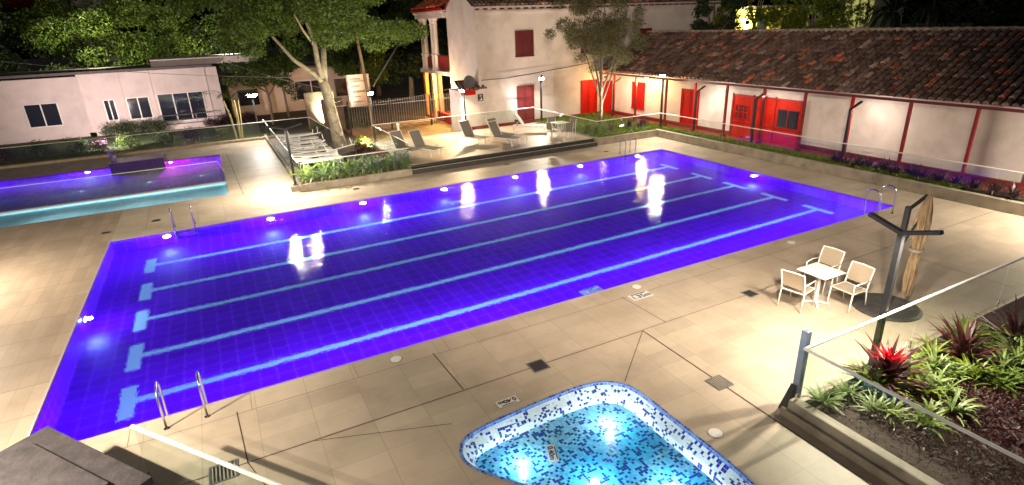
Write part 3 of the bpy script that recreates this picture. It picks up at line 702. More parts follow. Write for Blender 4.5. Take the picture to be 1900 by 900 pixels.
glass_rail('glass_railing', 'glass railing behind the second pool in front of the low pink house', [(-16, 18.15), (9.8, 18.15), (10.1, 9.3)], .14, 1.12)
glass_rail('glass_railing', 'glass railing at the back edge of the lounger terrace', [(12.02, 3.2), (12.02, 9.85), (22.8, 9.85)], TZ, 1.42)
glass_rail('glass_railing', 'glass railing between the lounger terrace and the garden with the slender tree', [(22.83, 9.83), (22.83, 2.95), (27.4, 2.95)], .42, 1.34)
glass_rail('glass_railing', 'long glass railing on the kerb in front of the red doors', [(27.42, 2.93), (27.42, -26)], .42, 1.34)
glass_rail('glass_railing', 'glass railing round the planter with the red bromeliad', [(22, -17.96), (11.97, -17.96), (11.97, -25)], .3, 1.36, step=3.0, rail=.03)
glass_rail('glass_railing', 'glass railing standing alone by the near pool ladder', [(2.02, -13.95), (6.0, -19.2)], .0, 1.07, step=2.5, rail=.035)
GD = glass_rail('glass_railing', 'glass wall dividing the purple pool from the bright shallow pool', [(-12, 6.95), (3.78, 6.95), (3.98, 4.4)], .0, 1.0, rail=.014)

FN = thing('bar_fence', 'dark metal fence of upright pointed bars behind the terrace', 'fence', (12, 16, 0))
mb = MB(); x = 12.1; k = 0
while x < 20.6:
    mb.box(x-.012, 15.99, .05, x+.012, 16.01, 2.0); mb.add([(x-.02, 15.98, 2.0), (x+.02, 15.98, 2.0), (x+.02, 16.02, 2.0), (x-.02, 16.02, 2.0), (x, 16, 2.14)], [(0, 1, 4), (1, 2, 4), (2, 3, 4), (3, 0, 4)]); x += .17
mb.build('bars', GREYM, FN)
mb = MB(); mb.box(12.0, 15.97, .25, 20.6, 15.985, .3); mb.box(12.0, 15.97, 1.75, 20.6, 15.985, 1.8); mb.build('cross_rails', GREYM, FN)
for x in (12.05, 14.9, 17.8, 20.55):
    mb = MB(); mb.box(x-.045, 15.95, 0, x+.045, 16.04, 2.15); mb.build('post', BLACK, FN)
BW = MB(); BW.box(10.6, 17.2, 0, 12.0, 17.35, 2.3); BW.box(9.9, 19.5, 0, 11.9, 19.65, 2.6)
tag(BW.build('garden_wall', mat('brown_board', (.20, .14, .11), .8, var=.3, scale=3)), 'weathered brown boards wall behind the big pale trunk', 'wall')
SGN = thing('notice_board', 'pinkish notice board with lines of text behind the bar fence', 'sign', (13.8, 20, 0))
mb = MB(); mb.box(13.02, 20, 1.25, 14.68, 20.05, 3.55); mb.build('panel', mat('board_pink', (.62, .48, .46), .7, var=.06), SGN)
mb = MB(); mb.box(13.1, 20.06, 0, 13.2, 20.14, 3.5); mb.box(14.5, 20.06, 0, 14.6, 20.14, 3.5); mb.build('leg', BLACK, SGN)
mb = MB()
for z, a, b in ((3.2, .2, 1.0), (3.05, .2, 1.3), (2.7, .2, .9), (2.35, .35, 1.3), (2.28, .3, 1.3), (1.95, .2, .9), (1.6, .3, 1.2)): mb.box(13.02+a, 19.985, z, 13.02+b, 19.998, z+.06)
mb.build('text_lines', mat('board_text', (.28, .2, .2), .7), SGN)

# ================================================================== POLES AND LAMPS
def rotz(v, a): return Vector((v[0]*cos(a)-v[1]*sin(a), v[0]*sin(a)+v[1]*cos(a), v[2]))
def pole_lamp(loc, h, angs, label, rise=.25, ln=.62, power=PW_Y, block=None, led=LED, base=0, tilt=None, color=(1, .88, .70), group='black pole lamps with slanted arms'):
    T = thing('pole_lamp', label, 'lamp post', loc, group); L = Vector(loc)
    mb = MB(); mb.box(L.x-.05, L.y-.05, L.z, L.x+.05, L.y+.05, L.z+h); mb.box(L.x-.12, L.y-.12, L.z, L.x+.12, L.y+.12, L.z+.025); mb.build('pole', BLACK, T, bev=.006)
    if block:
        mb = MB(); mb.box(L.x-block, L.y-block, 0, L.x+block, L.y+block, L.z+.005); mb.build('concrete_foot', KERB, T, bev=.015)
    for a in angs:
        t = L+Vector((0, 0, h-.03)); e = t+rotz((ln, 0, rise), a)
        mb = MB(); mb.bar(t, e, .11, .07); ar = mb.build('arm', BLACK, T, bev=.006)
        d = (e-t).normalized(); sd = rotz((0, 1, 0), a); dn = d.cross(sd); dn = -dn if dn.z > 0 else dn
        p = t+d*(ln*.35)+dn*.0296; q = t+d*(ln*1.0)+dn*.0296
        if led is LEDF:  # oversized head and panel stand in for the lamp's glare
            hb = MB(); hb.bar(t+d*(ln*.45), t+d*(ln*1.08), .33, .07, upv=dn); hb.build('glare_head', BLACK, ar, bev=.004)
            p = t+d*(ln*.5)+dn*.031; q = t+d*(ln*1.0)+dn*.031
        m_ = MB(); m_.bar(p, q, .29 if led is LEDF else .085, .012, upv=dn); m_.build('led_strip', led, ar)
        if power:
            c = (p+q)/2+dn*.012
            light('AREA', c, power, color, T, .4, .09, aim=c+dn)
    return T
pole_lamp((6.66, 3.47-.35, .25), 2.5, (0, pi), 'black pole lamp on a concrete foot by the corner of the strappy plants bed', block=.2, led=LED, rise=.17, ln=.7, power=140)
pole_lamp((14.3, -17.86, .12), 2.82, (pi/2, -pi/2), 'black pole lamp rising beside the red bromeliad planter', power=PW_Y*.62, rise=.19, ln=.6)
pole_lamp((6.55, 18.75, 0), 2.6, (-pi*.35, -pi*.7), 'pole lamp at the far corner of the second pool', rise=.5, ln=.5, power=55, led=LEDF, color=(1, .93, .8))
pole_lamp((12.75, 12.45, 0), 2.75, (-pi*.53,), 'pole lamp at the back corner of the terrace by the wooden pole', rise=.45, ln=.45, power=150, led=LEDF)
pole_lamp((18.0, 10.2, 0), 2.7, (-pi*.75,), 'pole lamp beside the small tiled canopy', rise=.35, ln=.45, power=190, led=LEDF, color=(1, .72, .42))
pole_lamp((23.4, 9.95, TZ), 2.6, (-pi*.62,), 'pole lamp standing by the dark red door', rise=.45, ln=.45, power=120, led=LEDF)
pole_lamp((27.62, 3.1, .38), 2.9, (-pi*.78,), 'tall pole lamp on a concrete block where two glass railings meet', rise=.4, ln=.5, power=140, block=.2, led=LEDF)
for y, lb in ((8.35, 'slim pole lamp with added light behind the slender tree'), (.9, 'slim pole lamp with added light just past the single red door'), (-3.15, 'slim pole lamp with added light in front of the wide red doors'), (-8.0, 'slim pole lamp with added light by the bright red post and purple plants')):
    pole_lamp((28.1, y, .33), 2.35, (-.25,), lb, rise=.3, ln=.5, power=22, color=(1, .85, .7))
    # light added to each pole to brighten the white wall behind
# wooden pole, steel brace pole, wires
mb = MB(); mb.tube([(12.95, 13.2, 0), (12.85, 13.4, 3.2), (12.7, 13.8, 6.6)], [.11, .1, .08], 10)
tag(mb.build('utility_pole', WOODP), 'tall leaning wooden pole behind the lit pole lamp', 'pole')
mb = MB(); mb.tube([(14.9, 20, 2.6), (17.6, 21.5, 5.4)], .06, 8); tag(mb.build('brace_pole', GREYM), 'slanting grey brace pole beyond the bar fence', 'pole')
for i, (a, b, sag, lb) in enumerate((((10, 10.4, 2.6), (19, 14.5, 2.6), .2, 'thin wire strung from the big tree to the balcony house'), ((10, 10.4, 2.75), (14.8, 20, 2.7), .1, 'thin wire strung from the big tree to the notice board'), ((-16, 26, 7.5), (9.8, 10.2, 4.2), .6, 'pale wire sagging over the flat roof house'), ((4.0, 26, 5.6), (9.9, 10.2, 3.6), .3, 'pale wire running down to the big tree'))):
    a = Vector(a); b = Vector(b); mb = MB(); mb.tube([a.lerp(b, t/10)-Vector((0, 0, sag*4*(t/10)*(1-t/10))) for t in range(11)], .012, 5)
    tag(mb.build('wire', mat('wire', (.4, .38, .35), .6)), lb, 'wire')
mb = MB(); mb.lathe((14.05, 11.6, 0), [(.07, 0), (.07, .95), (.09, .97), (.09, 1.05), (.03, 1.08)], 12); tag(mb.build('bollard', WHITEM), 'short pale bollard on the lit forecourt', 'bollard')
mb = MB(); mb.lathe((20.0, 19.6, .12), [(.2, 0), (.2, .3)], 12)

# wall lamps
WL = thing('eave_lamp', 'warm bulb lamp glowing under the eave of the long house', 'lamp', (28.9, 6.1, 3.05))
mb = MB(); mb.lathe((28.9, 6.0, 3.0), [(.02, -.14), (.09, -.1), (.12, -.02), (.09, .05), (.03, .08)], 14); mb.build('globe', LEDW, WL, smooth=True)
mb = MB(); mb.lathe((28.9, 6.0, 3.08), [(.08, 0), (.08, .08)], 12); mb.build('mount', BLACK, WL)
light('POINT', (28.8, 6.0, 2.75), 100, (1, .62, .25), WL, .12)
WL = thing('wall_lamp', 'warm lamp lighting the inner corner by the red door', 'lamp', (28.6, 9.8, 2.9))
mb = MB(); mb.box(28.5, 9.9, 2.85, 28.7, 10.0, 2.95); mb.build('mount', BLACK, WL)
light('POINT', (27.9, 9.3, 2.6), 60, (1, .6, .22), WL, .15)
PLp = thing('porch_lamp', 'orange lamp inside the porch of the two storey house', 'lamp', (20.6, 17.6, 3.2))
mb = MB(); mb.lathe((20.3, 18.0, 3.2), [(.02, -.12), (.1, -.06), (.1, .1)], 12); mb.build('globe', emit('porch_bulb', (1, .55, .15), 25), PLp)
light('POINT', (20.3, 18.0, 2.95), 800, (1, .55, .16), PLp, .12)
light('POINT', (18.6, 15.2, 2.6), 160, (1, .62, .22), PLp, .12)
TL = thing('glowing_post', 'tall white post on the corner of the white annex, given a glow', 'light', (17.98, 10.4, 1.4))
mb = MB(); mb.box(17.9, 10.36, .5, 17.99, 10.44, 2.35); mb.build('tube', emit('strip', (1, .96, .9), 7), TL)  # white corner post, its brightness put in as a glow

def unseen_flood(loc, aim, power, color, label, spot=None, size=.15):  # unseen lamp added to brighten what it is aimed at
    T = thing('unseen_floodlight', label, 'unseen_floodlight', loc); L = Vector(loc); d = (Vector(aim)-L).normalized()
    mb = MB(); mb.bar(L-d*.12, L, .32, .24); mb.build('housing', BLACK, T, bev=.01)
    mb = MB(); mb.bar(L+d*.001, L+d*.008, .28, .2); mb.build('lens', emit('flood_lens', (1, .95, .88), 12), T)
    mb = MB(); mb.tube([L-d*.1, L-d*.1-Vector((0, 0, .3))], .02); mb.build('bracket', BLACK, T)
    light('SPOT' if spot else 'AREA', L+d*.03, power, color, T, size, aim=aim, spot=spot)
    return T
# uplighters under the trees (the crowns are lit from below), unseen floodlights added to brighten trees and walls
unseen_flood((11.3, 8.2, .5), (9.5, 10.5, 9), 900, (1, .93, .62), 'unseen garden uplighter under the big pale tree', spot=radians(120))
unseen_flood((7.6, 12.6, .5), (8, 12, 9), 700, (1, .93, .65), 'unseen garden uplighter on the far side of the big tree', spot=radians(130))
unseen_flood((25.9, 4.6, .55), (24.9, 5.5, 7), 700, (1, .85, .6), 'unseen garden uplighter below the slender tree', spot=radians(120))
unseen_flood((-2.5, 30.5, 5.4), (-5, 38, 7), 1300, (1, .9, .6), 'unseen fill lamp added on the flat roof, aimed at the trees behind it', spot=radians(140))
unseen_flood((6.0, 31.5, 5.6), (8, 40, 7), 1500, (1, .9, .6), 'second unseen fill lamp added on the roof block, aimed at the trees behind', spot=radians(140))
unseen_flood((-2.55, 19.2, 1.25), (.3, 27.4, 2.6), 1500, (1, .8, .76), 'unseen fill lamp added in the far bed, aimed at the flat roof house', spot=radians(150))
unseen_flood((11.2, 19.2, .5), (12, 36, 10), 9000, (.95, 1, .6), 'unseen fill lamp added in the yard behind the notice board', spot=radians(130))
unseen_flood((43, 10.8, 6.0), (47, 13, 6.5), 1500, (1, .95, .4), 'unseen fill lamp added beyond the long roof under the yellow lit trees', spot=radians(150))

# fill floodlights added on the wall of the building the picture is taken from, and pole lamps just out of view
unseen_flood((4.6, -24.2, 8.6), (23, 5, 1.5), 9600, (1, .81, .64), 'unseen fill lamp added high on the building behind the near counter, aimed at the tiled house', spot=radians(68), size=.35)
unseen_flood((1.0, -24.2, 8.6), (2, 12, 1.0), 6500, (1, .84, .66), 'unseen fill lamp added high on the building behind the near counter, aimed at the second pool', spot=radians(66), size=.35)
pole_lamp((-1.5, -15.0, 0), 4.2, (pi*.2, -pi*.8), 'pole lamp out of view behind the dark stone counter', power=PW_Y*1.7)
pole_lamp((-4.5, -3.5, 0), 3.0, (pi/2, -pi/2), 'fill pole lamp added out of view on the brown deck', power=PW_Y)  # fill lamp added to light the left deck corner
pole_lamp((27.0, -17.5, 0), 3.0, (pi/2, -pi/2), 'fill pole lamp added out of view beyond the near parasol', power=PW_Y)  # fill lamp added beyond the frame to brighten the deck
unseen_flood((13.6, 14.4, .4), (19.2, 13, 5.6), 520, (1, .86, .86), 'unseen fill lamp added on the forecourt, aimed at the gable side of the white house', spot=radians(100))  # added to lift the gable side
unseen_flood((21.2, 9.2, .8), (26, 10.5, 6.2), 160, (1, .86, .86), 'unseen fill lamp added behind the terrace, aimed up the white house front', spot=radians(130))  # added to lift the house front
# underwater lamps
POOLC = (.30, .52, 1.0)
def pool_lamp(loc, nrm, power, color, label=None, lens=LEDP, grp='round underwater lamps'):
    L = Vector(loc); N = Vector(nrm)
    T = thing('underwater_lamp', label, 'underwater lamp', loc, grp)
    mb = MB(); mb.tube([L, L+N*.03], .15, 16); mb.build('housing', STEEL, T)
    mb = MB(); mb.tube([L+N*.031, L+N*.04], .13, 16); mb.build('lens', lens, T)
    light('POINT', L+N*.14, power, color, T, .06)
lamps_x = (1.68, 5.22, 8.83, 12.44, 16.02, 19.68, 23.3)
nths = ('next to the left far corner', 'second along', 'third along', 'fourth along', 'fifth along', 'sixth along, nearest the chrome ladder', 'close to the far right corner')
for x, nt_ in zip(lamps_x, nths):
    pool_lamp((x, 0, -.42), (0, -1, 0), PW_UNDER, POOLC, 'round underwater lamp on the far long wall, '+nt_)
for k, x in enumerate(lamps_x):
    pool_lamp((x, -POOLW, -.42), (0, 1, 0), PW_UNDER*1.15, POOLC, 'round underwater lamp hidden on the near long wall of the pool', grp='hidden underwater lamps')
pool_lamp((0, -6.1, -.5), (1, 0, 0), 30, POOLC, 'added underwater lamp on the short wall of the long pool', grp='lamps of the short walls'); pool_lamp((25, -6.1, -.5), (-1, 0, 0), 45, POOLC, 'added underwater lamp on the short wall below the tiled house', grp='lamps of the short walls')  # unseen lamps added at both ends to even out the pool light
pool_lamp((1.35, y1, -.3), (0, -1, 0), 420, (1, .05, .75), 'pink underwater lamp in the back wall of the purple pool', LEDM)
pool_lamp((-2.6, y1, -.3), (0, -1, 0), 330, (.3, .35, 1), 'violet underwater lamp in the back wall of the purple pool', LEDP)
pool_lamp((-7, y1, -.3), (0, -1, 0), 130, (.3, .35, 1), 'violet underwater lamp far along the back wall of the purple pool', LEDP)
for x in (-6, -2.2, .6, 2.9): pool_lamp((x, y0, -.24), (0, 1, 0), 110, (.75, .95, 1), 'white underwater lamp in the front wall of the shallow pool', grp='white lamps of the shallow pool')
for c_, p_ in (((7.5, -16.25), 9), ((9.35, -16.2), 10), ((9.3, -17.9), 10), ((8.3, -17.2), 9)):
    T = thing('underwater_lamp', 'small round lamp in the mosaic floor, '+('leftmost by the 0.40m plate' if c_[0] < 8 else 'at the far right curve' if c_[1] > -17 else 'toward the right bottom edge' if c_[0] > 9 else 'by the slanting edge'), 'underwater lamp', (*c_, -.33), 'lamps of the mosaic pool')
    mb = MB(); mb.lathe((*c_, -.34), [(.07, 0), (.07, .02), (.0, .025)], 16); mb.build('lens', emit('mosaic_lens', (.8, .95, 1), 5), T)
    light('POINT', (*c_, -.13), p_, (.72, .92, 1), T, .05)

# ================================================================== SIGNS, GRATES
def text_mesh(body, size, loc, ang, m, parent, bold=.003):
    cu = bpy.data.curves.new('lettering', 'FONT'); cu.body = body; cu.size = size; cu.align_x = 'CENTER'; cu.align_y = 'CENTER'; cu.extrude = .0015; cu.offset = bold
    tmp = bpy.data.objects.new('lettering', cu); COL.objects.link(tmp)
    me = bpy.data.meshes.new_from_object(tmp); bpy.data.objects.remove(tmp)
    me.transform(Matrix.Translation(Vector(loc)-org(parent)) @ Matrix.Rotation(ang, 4, 'Z')); me.materials.clear(); me.materials.append(m)
    o = bpy.data.objects.new('lettering', me); COL.objects.link(o); o.parent = parent; return o
def depth_sign(txt, c, ang, w_, h_, z, label):
    T = thing('depth_marker', label, 'sign', (*c, z))
    mb = MB(); mb.box(-w_/2, -h_/2, 0, w_/2, h_/2, .006); o = mb.build('plate', PLATE, T)
    o.data.transform(Matrix.Translation(Vector((c[0], c[1], z))-org(T)) @ Matrix.Rotation(ang, 4, 'Z') @ Matrix.Translation(org(T)))
    a = Vector((c[0], c[1], z+.009)); text_mesh(txt, h_*.78, a+rotz((0, -h_*.12, 0), ang), ang, INK, T)
    b = MB(); b.box(-w_*.36, h_*.32, .006, w_*.36, h_*.42, .009); o = b.build('small_print', INK, T)
    o.data.transform(Matrix.Translation(Vector((c[0], c[1], z))-org(T)) @ Matrix.Rotation(ang, 4, 'Z') @ Matrix.Translation(org(T)))
depth_sign('1.35m', (12.75, -12.95), 0, .62, .30, .004, 'white plate reading 1.35m on the deck beside the pool')
depth_sign('1.35m', (12.62, -11.0), 0, .62, .30, FZ+.004, 'white plate reading 1.35m on the pool floor near the near edge')
depth_sign('1.35m', (12.5, -1.25), pi, .62, .28, FZ+.004, 'white plate on the pool floor under the far lamps')
depth_sign('0.40m', (7.84, -15.06), pi, .42, .19, .004, 'white plate reading 0.40m on the deck by the mosaic pool')
depth_sign('0.40m', (8.05, -16.3), -pi*.62, .42, .17, -.336, 'white plate reading 0.40m under water in the mosaic pool')
def grate(c, lab, ang=0, s=.19, m=DARKST):
    T = thing('drain_grate', lab, 'drain', (*c, .004), 'square drain grates on the deck')
    mb = MB(); z = .004
    for a in (-s, s-.03): mb.box(c[0]+a, c[1]-s, z, c[0]+a+.03, c[1]+s, z+.008); mb.box(c[0]-s+.03, c[1]+a, z, c[0]+s-.03, c[1]+a+.03, z+.008)
    mb.build('frame', GREYM, T)
    mb = MB(); mb.box(c[0]-s+.03, c[1]-s+.03, z-.003, c[0]+s-.03, c[1]+s-.03, z); mb.build('pit_shade', INK, T)  # flat black sheet, the shade of the drain hole put into colour
    mb = MB()
    for k in range(7): x = c[0]-s+.045+k*(2*s-.09)/6.4; mb.box(x, c[1]-s+.03, z, x+.022, c[1]+s-.03, z+.006)
    mb.build('bars', m, T)
grate((8.93, -14.33), 'dark square drain grate on the joint behind the mosaic pool')
grate((11.62, -16.61), 'square drain grate with pale frame between mosaic pool and planter', m=KERB)
grate((15.14, -14.3), 'square drain grate left of the white table', s=.16)
grate((3.06, -14.33), 'pale square drain grate seen through the lone glass railing', s=.22, m=KERB)
grate((1.3, 1.75), 'small drain grate between the two pools', s=.15); grate((-.26, 1.17), 'small drain grate at the far pool corner', s=.15)
grate((16.6, 1.9), 'small drain grate under the terrace steps', s=.14); grate((9.0, 1.75), 'small drain grate under the strappy plants bed', s=.14); grate((22.3, 1.3), 'small drain grate by the far ladder', s=.14)
for c, lb in (((6.46, -12.56), 'round pale skimmer lid on the near coping'), ((10.48, -17.6), 'round pale lid beside the mosaic pool'), ((18.96, -12.55), 'round lid on the coping behind the white table'), ((13.0, -12.5), 'round lid next to the 1.35m plate')):
    T = thing('skimmer_lid', lb, 'lid', (*c, 0)); mb = MB(); mb.lathe((*c, 0), [(.12, .002), (.12, .012), (.10, .014), (.0, .015)], 20); mb.build('cover', WHITEM, T); mb = MB(); mb.lathe((*c, 0), [(.135, .001), (.135, .006), (.121, .006)], 20); mb.build('ring', KERB, T)

# ================================================================== LADDERS
def ladder(c, dirn, label, ww=.66, h=.8, steps=True):
    """c = centre at the edge; dirn = unit vector towards the water"""
    T = thing('pool_ladder', label, 'ladder', (*c, 0), 'chrome pool ladders'); d = Vector((*dirn, 0)); s_ = Vector((-d.y, d.x, 0)); c3 = Vector((*c, 0))
    for sg in (-1, 1):
        p = c3+s_*sg*ww/2
        pts = [p-d*.36, p-d*.36+Vector((0, 0, h*.75))]
        for i in range(1, 9):
            t = pi*i/9; pts.append(p-d*(.36-.24*(1-cos(t))/1.0)+Vector((0, 0, h*.75+sin(t)*h*.25)))
        q = p+d*.10; pts += [q+Vector((0, 0, h*.55)), q+d*-.04+Vector((0, 0, .15)), q+Vector((0, 0, -.9))]
        mb = MB(); mb.tube(pts, .021, 10); mb.build('handrail', STEEL, T, smooth=True)
        f = MB(); f.lathe(tuple(p-d*.36), [(.05, .001), (.05, .012), (.025, .02)], 14); f.build('flange', STEEL, T)
    for z in (-.25, -.5, -.75):
        q = c3+d*.10+Vector((0, 0, z)); mb = MB(); mb.bar(q-s_*ww/2, q+s_*ww/2, .08, .02); mb.build('tread', STEEL, T)
ladder((2.52, -12.25), (0, 1), 'chrome pool ladder at the near edge beside the lone glass railing')
ladder((2.3, .06), (0, -1), 'chrome pool ladder at the far edge between the two pools')
ladder((22.85, .06), (0, -1), 'chrome pool ladder near the far right corner under the slender tree')
ladder((23.6, -12.25), (0, 1), 'chrome pool ladder behind the near black pole lamp', ww=.9, h=.95)

# ================================================================== FURNITURE
SC = 1.09
def make_chair(label):
    T = thing('patio_chair', label, 'chair', (0, 0, 0), 'white framed chairs round the near table')
    w2, d2, sh, bh = .25*SC, .23*SC, .43*SC, .90*SC
    for sx, sy, nm in ((1, 1, 0), (1, -1, 0), (-1, 1, 1), (-1, -1, 1)):
        mb = MB()
        if nm == 0: mb.tube([(d2+.05, sy*w2, 0), (d2, sy*w2, sh), (d2-.02, sy*w2, sh+.0)], .017, 8)
        else: mb.tube([(-d2-.06, sy*w2, 0), (-d2+.01, sy*w2, sh), (-d2-.05, sy*w2, sh+.28), (-d2-.13, sy*w2, bh)], .017, 8)
        mb.build('leg', WHITEM, T, smooth=True)
    mb = MB(); mb.bar((-d2, 0, sh), (d2+.02, 0, sh), 2*w2-.02, .018); mb.build('seat', CREAM, T, bev=.005)
    mb = MB(); mb.tube([(-d2, -w2, sh), (d2, -w2, sh), (d2, w2, sh), (-d2, w2, sh), (-d2, -w2, sh)], .015, 8); mb.build('seat_frame', WHITEM, T)
    mb = MB(); n_ = 5; vs = []; fs = []
    for i in range(n_+1):
        t = i/n_; x = -d2-.01-.12*t**1.5; z = sh+.1+(bh-sh-.1)*t; vs += [(x, -w2+.01, z), (x, w2-.01, z), (x-.008, -w2+.01, z), (x-.008, w2-.01, z)]
    for i in range(n_): a = 4*i; b = a+4; fs += [(a, a+1, b+1, b), (a+3, a+2, b+2, b+3)]
    mb.add(vs, fs); mb.build('backrest', CREAM, T)
    mb = MB(); mb.tube([(-d2-.13, -w2, bh), (-d2-.14, 0, bh+.015), (-d2-.13, w2, bh)], .017, 8); mb.build('top_rail', WHITEM, T)
    for sy in (-1, 1):
        mb = MB(); mb.tube([(-d2-.03, sy*w2, sh+.22), (0, sy*(w2+.02), sh+.24), (d2, sy*w2, sh+.22), (d2, sy*w2, sh)], .016, 8); mb.build('armrest', WHITEM, T, smooth=True)
    return T
ch = make_chair('white framed patio chair with its back turned to the pool drain')
spots = ((15.52, -15.3, .18, None), (16.85, -14.98, pi+.05, 'white framed patio chair on the pool side of the table'), (16.5, -15.92, pi-.03, 'white framed patio chair nearest the black pole lamp'))
for i, (x, y, a, lb) in enumerate(spots):
    o = ch if i == 0 else copy_tree(ch)
    o.location = (x, y, 0); o.rotation_euler.z = a
    if lb: o['label'] = lb
TT = thing('patio_table', 'small square white table between the three near chairs', 'table', (16.05, -15.45, 0))
mb = MB(); mb.box(15.68, -15.82, .83, 16.42, -15.08, .86); mb.build('tabletop', WHITEM, TT, bev=.008)
mb = MB(); mb.tube([(16.05, -15.45, .03), (16.05, -15.45, .83)], .04, 10); mb.build('pedestal', WHITEM, TT)
for a in range(4):
    d = rotz((.3, 0, 0), pi/4+a*pi/2); mb = MB(); mb.bar(Vector((16.05, -15.45, .05)), Vector((16.05, -15.45, .02))+d, .05, .03); mb.build('foot', WHITEM, TT)
# closed cantilever umbrella
UM = thing('parasol', 'closed cream cantilever parasol on a dark round base', 'parasol', (17.2, -16.45, 0))
mb = MB(); mb.lathe((17.2, -16.45, 0), [(.72, .0), (.72, .03), (.66, .06), (.1, .09)], 40); mb.build('base', DARKST, UM, bev=.004)
mb = MB(); mb.box(17.15, -16.5, .05, 17.25, -16.4, 2.5); mb.build('mast', BLACK, UM, bev=.006)
mb = MB(); mb.bar((17.2, -16.45, 2.42), (17.52, -16.62, 2.75), .05, .06); mb.bar((17.2, -16.45, 1.5), (17.48, -16.62, 2.3), .035, .04); mb.build('arm', BLACK, UM)
mb = MB(); vs = []; fs = []; seg = 72; prof = [(.03, 2.78), (.09, 2.7), (.15, 2.45), (.20, 2.1), (.17, 1.75), (.12, 1.5), (.15, 1.2), (.15, .8), (.13, .5), (.10, .38)]
for r_, z in prof:
    for k in range(seg):
        t = 2*pi*k/seg; rr = r_*(.92+.30*cos(7*t+z*1.9)+.16*cos(11*t-z*2.3)+.08*sin(z*9)); vs.append((17.5+rr*cos(t)*.78, -16.66+rr*sin(t)*.62, z+(.05*cos(8*t) if z < .5 else 0)))
for i in range(len(prof)-1):
    for k in range(seg): k2 = (k+1) % seg; fs.append((i*seg+k, (i+1)*seg+k, (i+1)*seg+k2, i*seg+k2))
mb.add(vs, fs); mb.build('canopy', mat('parasol_cloth', (.21, .145, .08), .9, var=.3, scale=5), UM, smooth=True)
mb = MB(); mb.lathe((17.5, -16.66, 1.45), [(.15, 0), (.15, .06)], 20); mb.build('tie_strap', TAUPE, UM)

def make_lounger(label, fab=TAUPE, fm=WHITEM, back=62, group='sun loungers on the terrace', armrests=True):
    """long axis +x = feet, head at x<0"""
    T = thing('sun_lounger', label, 'sun lounger', (0, 0, 0), group); w2 = .33*SC; h = .36*SC; L0, L1 = -.65*SC, 1.25*SC
    for sy in (-1, 1):
        mb = MB(); mb.bar((L0, sy*w2, h), (L1, sy*w2, h), .035, .05); mb.build('side_rail', fm, T, bev=.004)
        for x in (L0+.15, L1-.2):
            l = MB(); l.bar((x, sy*w2, h), (x+(.08 if x > 0 else -.08), sy*w2, 0), .035, .03, upv=(0, 1, 0)); l.build('leg', fm, T)
    mb = MB(); mb.bar((0, 0, h+.02), (L1, 0, h+.02), 2*w2-.03, .016); mb.build('seat', fab, T)
    a = radians(back); e = Vector((-cos(a)*.80*SC, 0, h+.02+sin(a)*.80*SC))
    mb = MB(); mb.bar((0, 0, h+.02), e, 2*w2-.05, .02); mb.build('backrest', fab, T)
    for sy in (-1, 1):
        mb = MB(); mb.bar((0, sy*(w2-.01), h+.02), (e.x, sy*(w2-.01), e.z), .03, .035); mb.build('back_frame', fm, T)
    mb = MB(); mb.bar(e+Vector((0, -w2, 0)), e+Vector((0, w2, 0)), .03, .03); mb.bar((e.x*.55, 0, e.z*.62), (L0+.1, 0, h), .03, .02); mb.build('back_brace', fm, T)
    return T
L0_ = make_lounger('dark taupe sun lounger at the back, nearest the annex corner')
lsp = ((16.55, 6.35, -pi*.40, 60, None),
       (18.15, 6.15, -pi*.40, 60, 'dark taupe sun lounger partly behind another, beside the little side table'),
       (17.75, 5.15, -pi*.36, 60, 'dark taupe sun lounger nearest the little side table at the middle of the terrace'),
       (13.25, 5.2, -pi*.38, 60, 'dark taupe sun lounger with a white side table at its right'),
       (12.35, 5.65, -pi*.40, 60, 'taupe sun lounger seen through the glass above the strappy plants'))
for i, (x, y, a, bk, lb) in enumerate(lsp):
    o = L0_ if i == 0 else copy_tree(L0_)
    o.location = (x, y, TZ); o.rotation_euler.z = a
    if lb: o['label'] = lb
lw = make_lounger('cream white sun lounger turned to the pool beside the round of garden chairs', CREAM if False else WHITEF, WHITEM, 55)
lw.location = (20.55, 7.2, TZ); lw.rotation_euler.z = -pi*.2
lw2 = make_lounger('flat white slatted lounger', WHITEF, WHITEM, 8, 'white loungers stored side by side in the glass pen')
def storage(o, x, y, a, z, lb): o.location = (x, y, z); o.rotation_euler.z = a; o['label'] = lb
pl = (('nearest the strappy plants'), ('second from the strappy plants'), ('third from the strappy plants'), ('fourth from the strappy plants'), ('fifth from the strappy plants'), ('sixth from the strappy plants'), ('farthest from the strappy plants'))
for i, t_ in enumerate(pl):
    o = lw2 if i == 0 else copy_tree(lw2)
    storage(o, 8.0, 6.0+i*1.35, .02*(-1)**i, .24, 'white sun lounger stored in the glass pen, '+t_)
lw3 = make_lounger('white sun lounger tipped', WHITEF, WHITEM, 75, 'white loungers thrown on top in the glass pen')
for i, (x, y, rx, rz, lb) in enumerate(((9.0, 7.2, 2.6, .6, 'white lounger upside down leaning to the big trunk'), (8.4, 9.6, 2.9, 1.1, 'white lounger upside down over the stored row, middle one'), (8.2, 13.2, 2.8, .3, 'white lounger upside down at the far end of the stored row'))):
    o = lw3 if i == 0 else copy_tree(lw3)
    o.location = (x, y, 1.05); o.rotation_euler = (rx, 0, rz); o['label'] = lb
def side_table(x, y, label):
    T = thing('side_table', label, 'side table', (x, y, TZ), 'low side tables on the terrace'); h = .48
    mb = MB(); mb.box(x-.27, y-.22, TZ+h, x+.27, y+.22, TZ+h+.025); mb.build('tabletop', WHITEM, T, bev=.005)
    for sx in (-1, 1):
        for sy in (-1, 1): mb = MB(); mb.bar((x+sx*.24, y+sy*.19, TZ), (x+sx*.24, y+sy*.19, TZ+h), .03, .03); mb.build('leg', WHITEM, T)
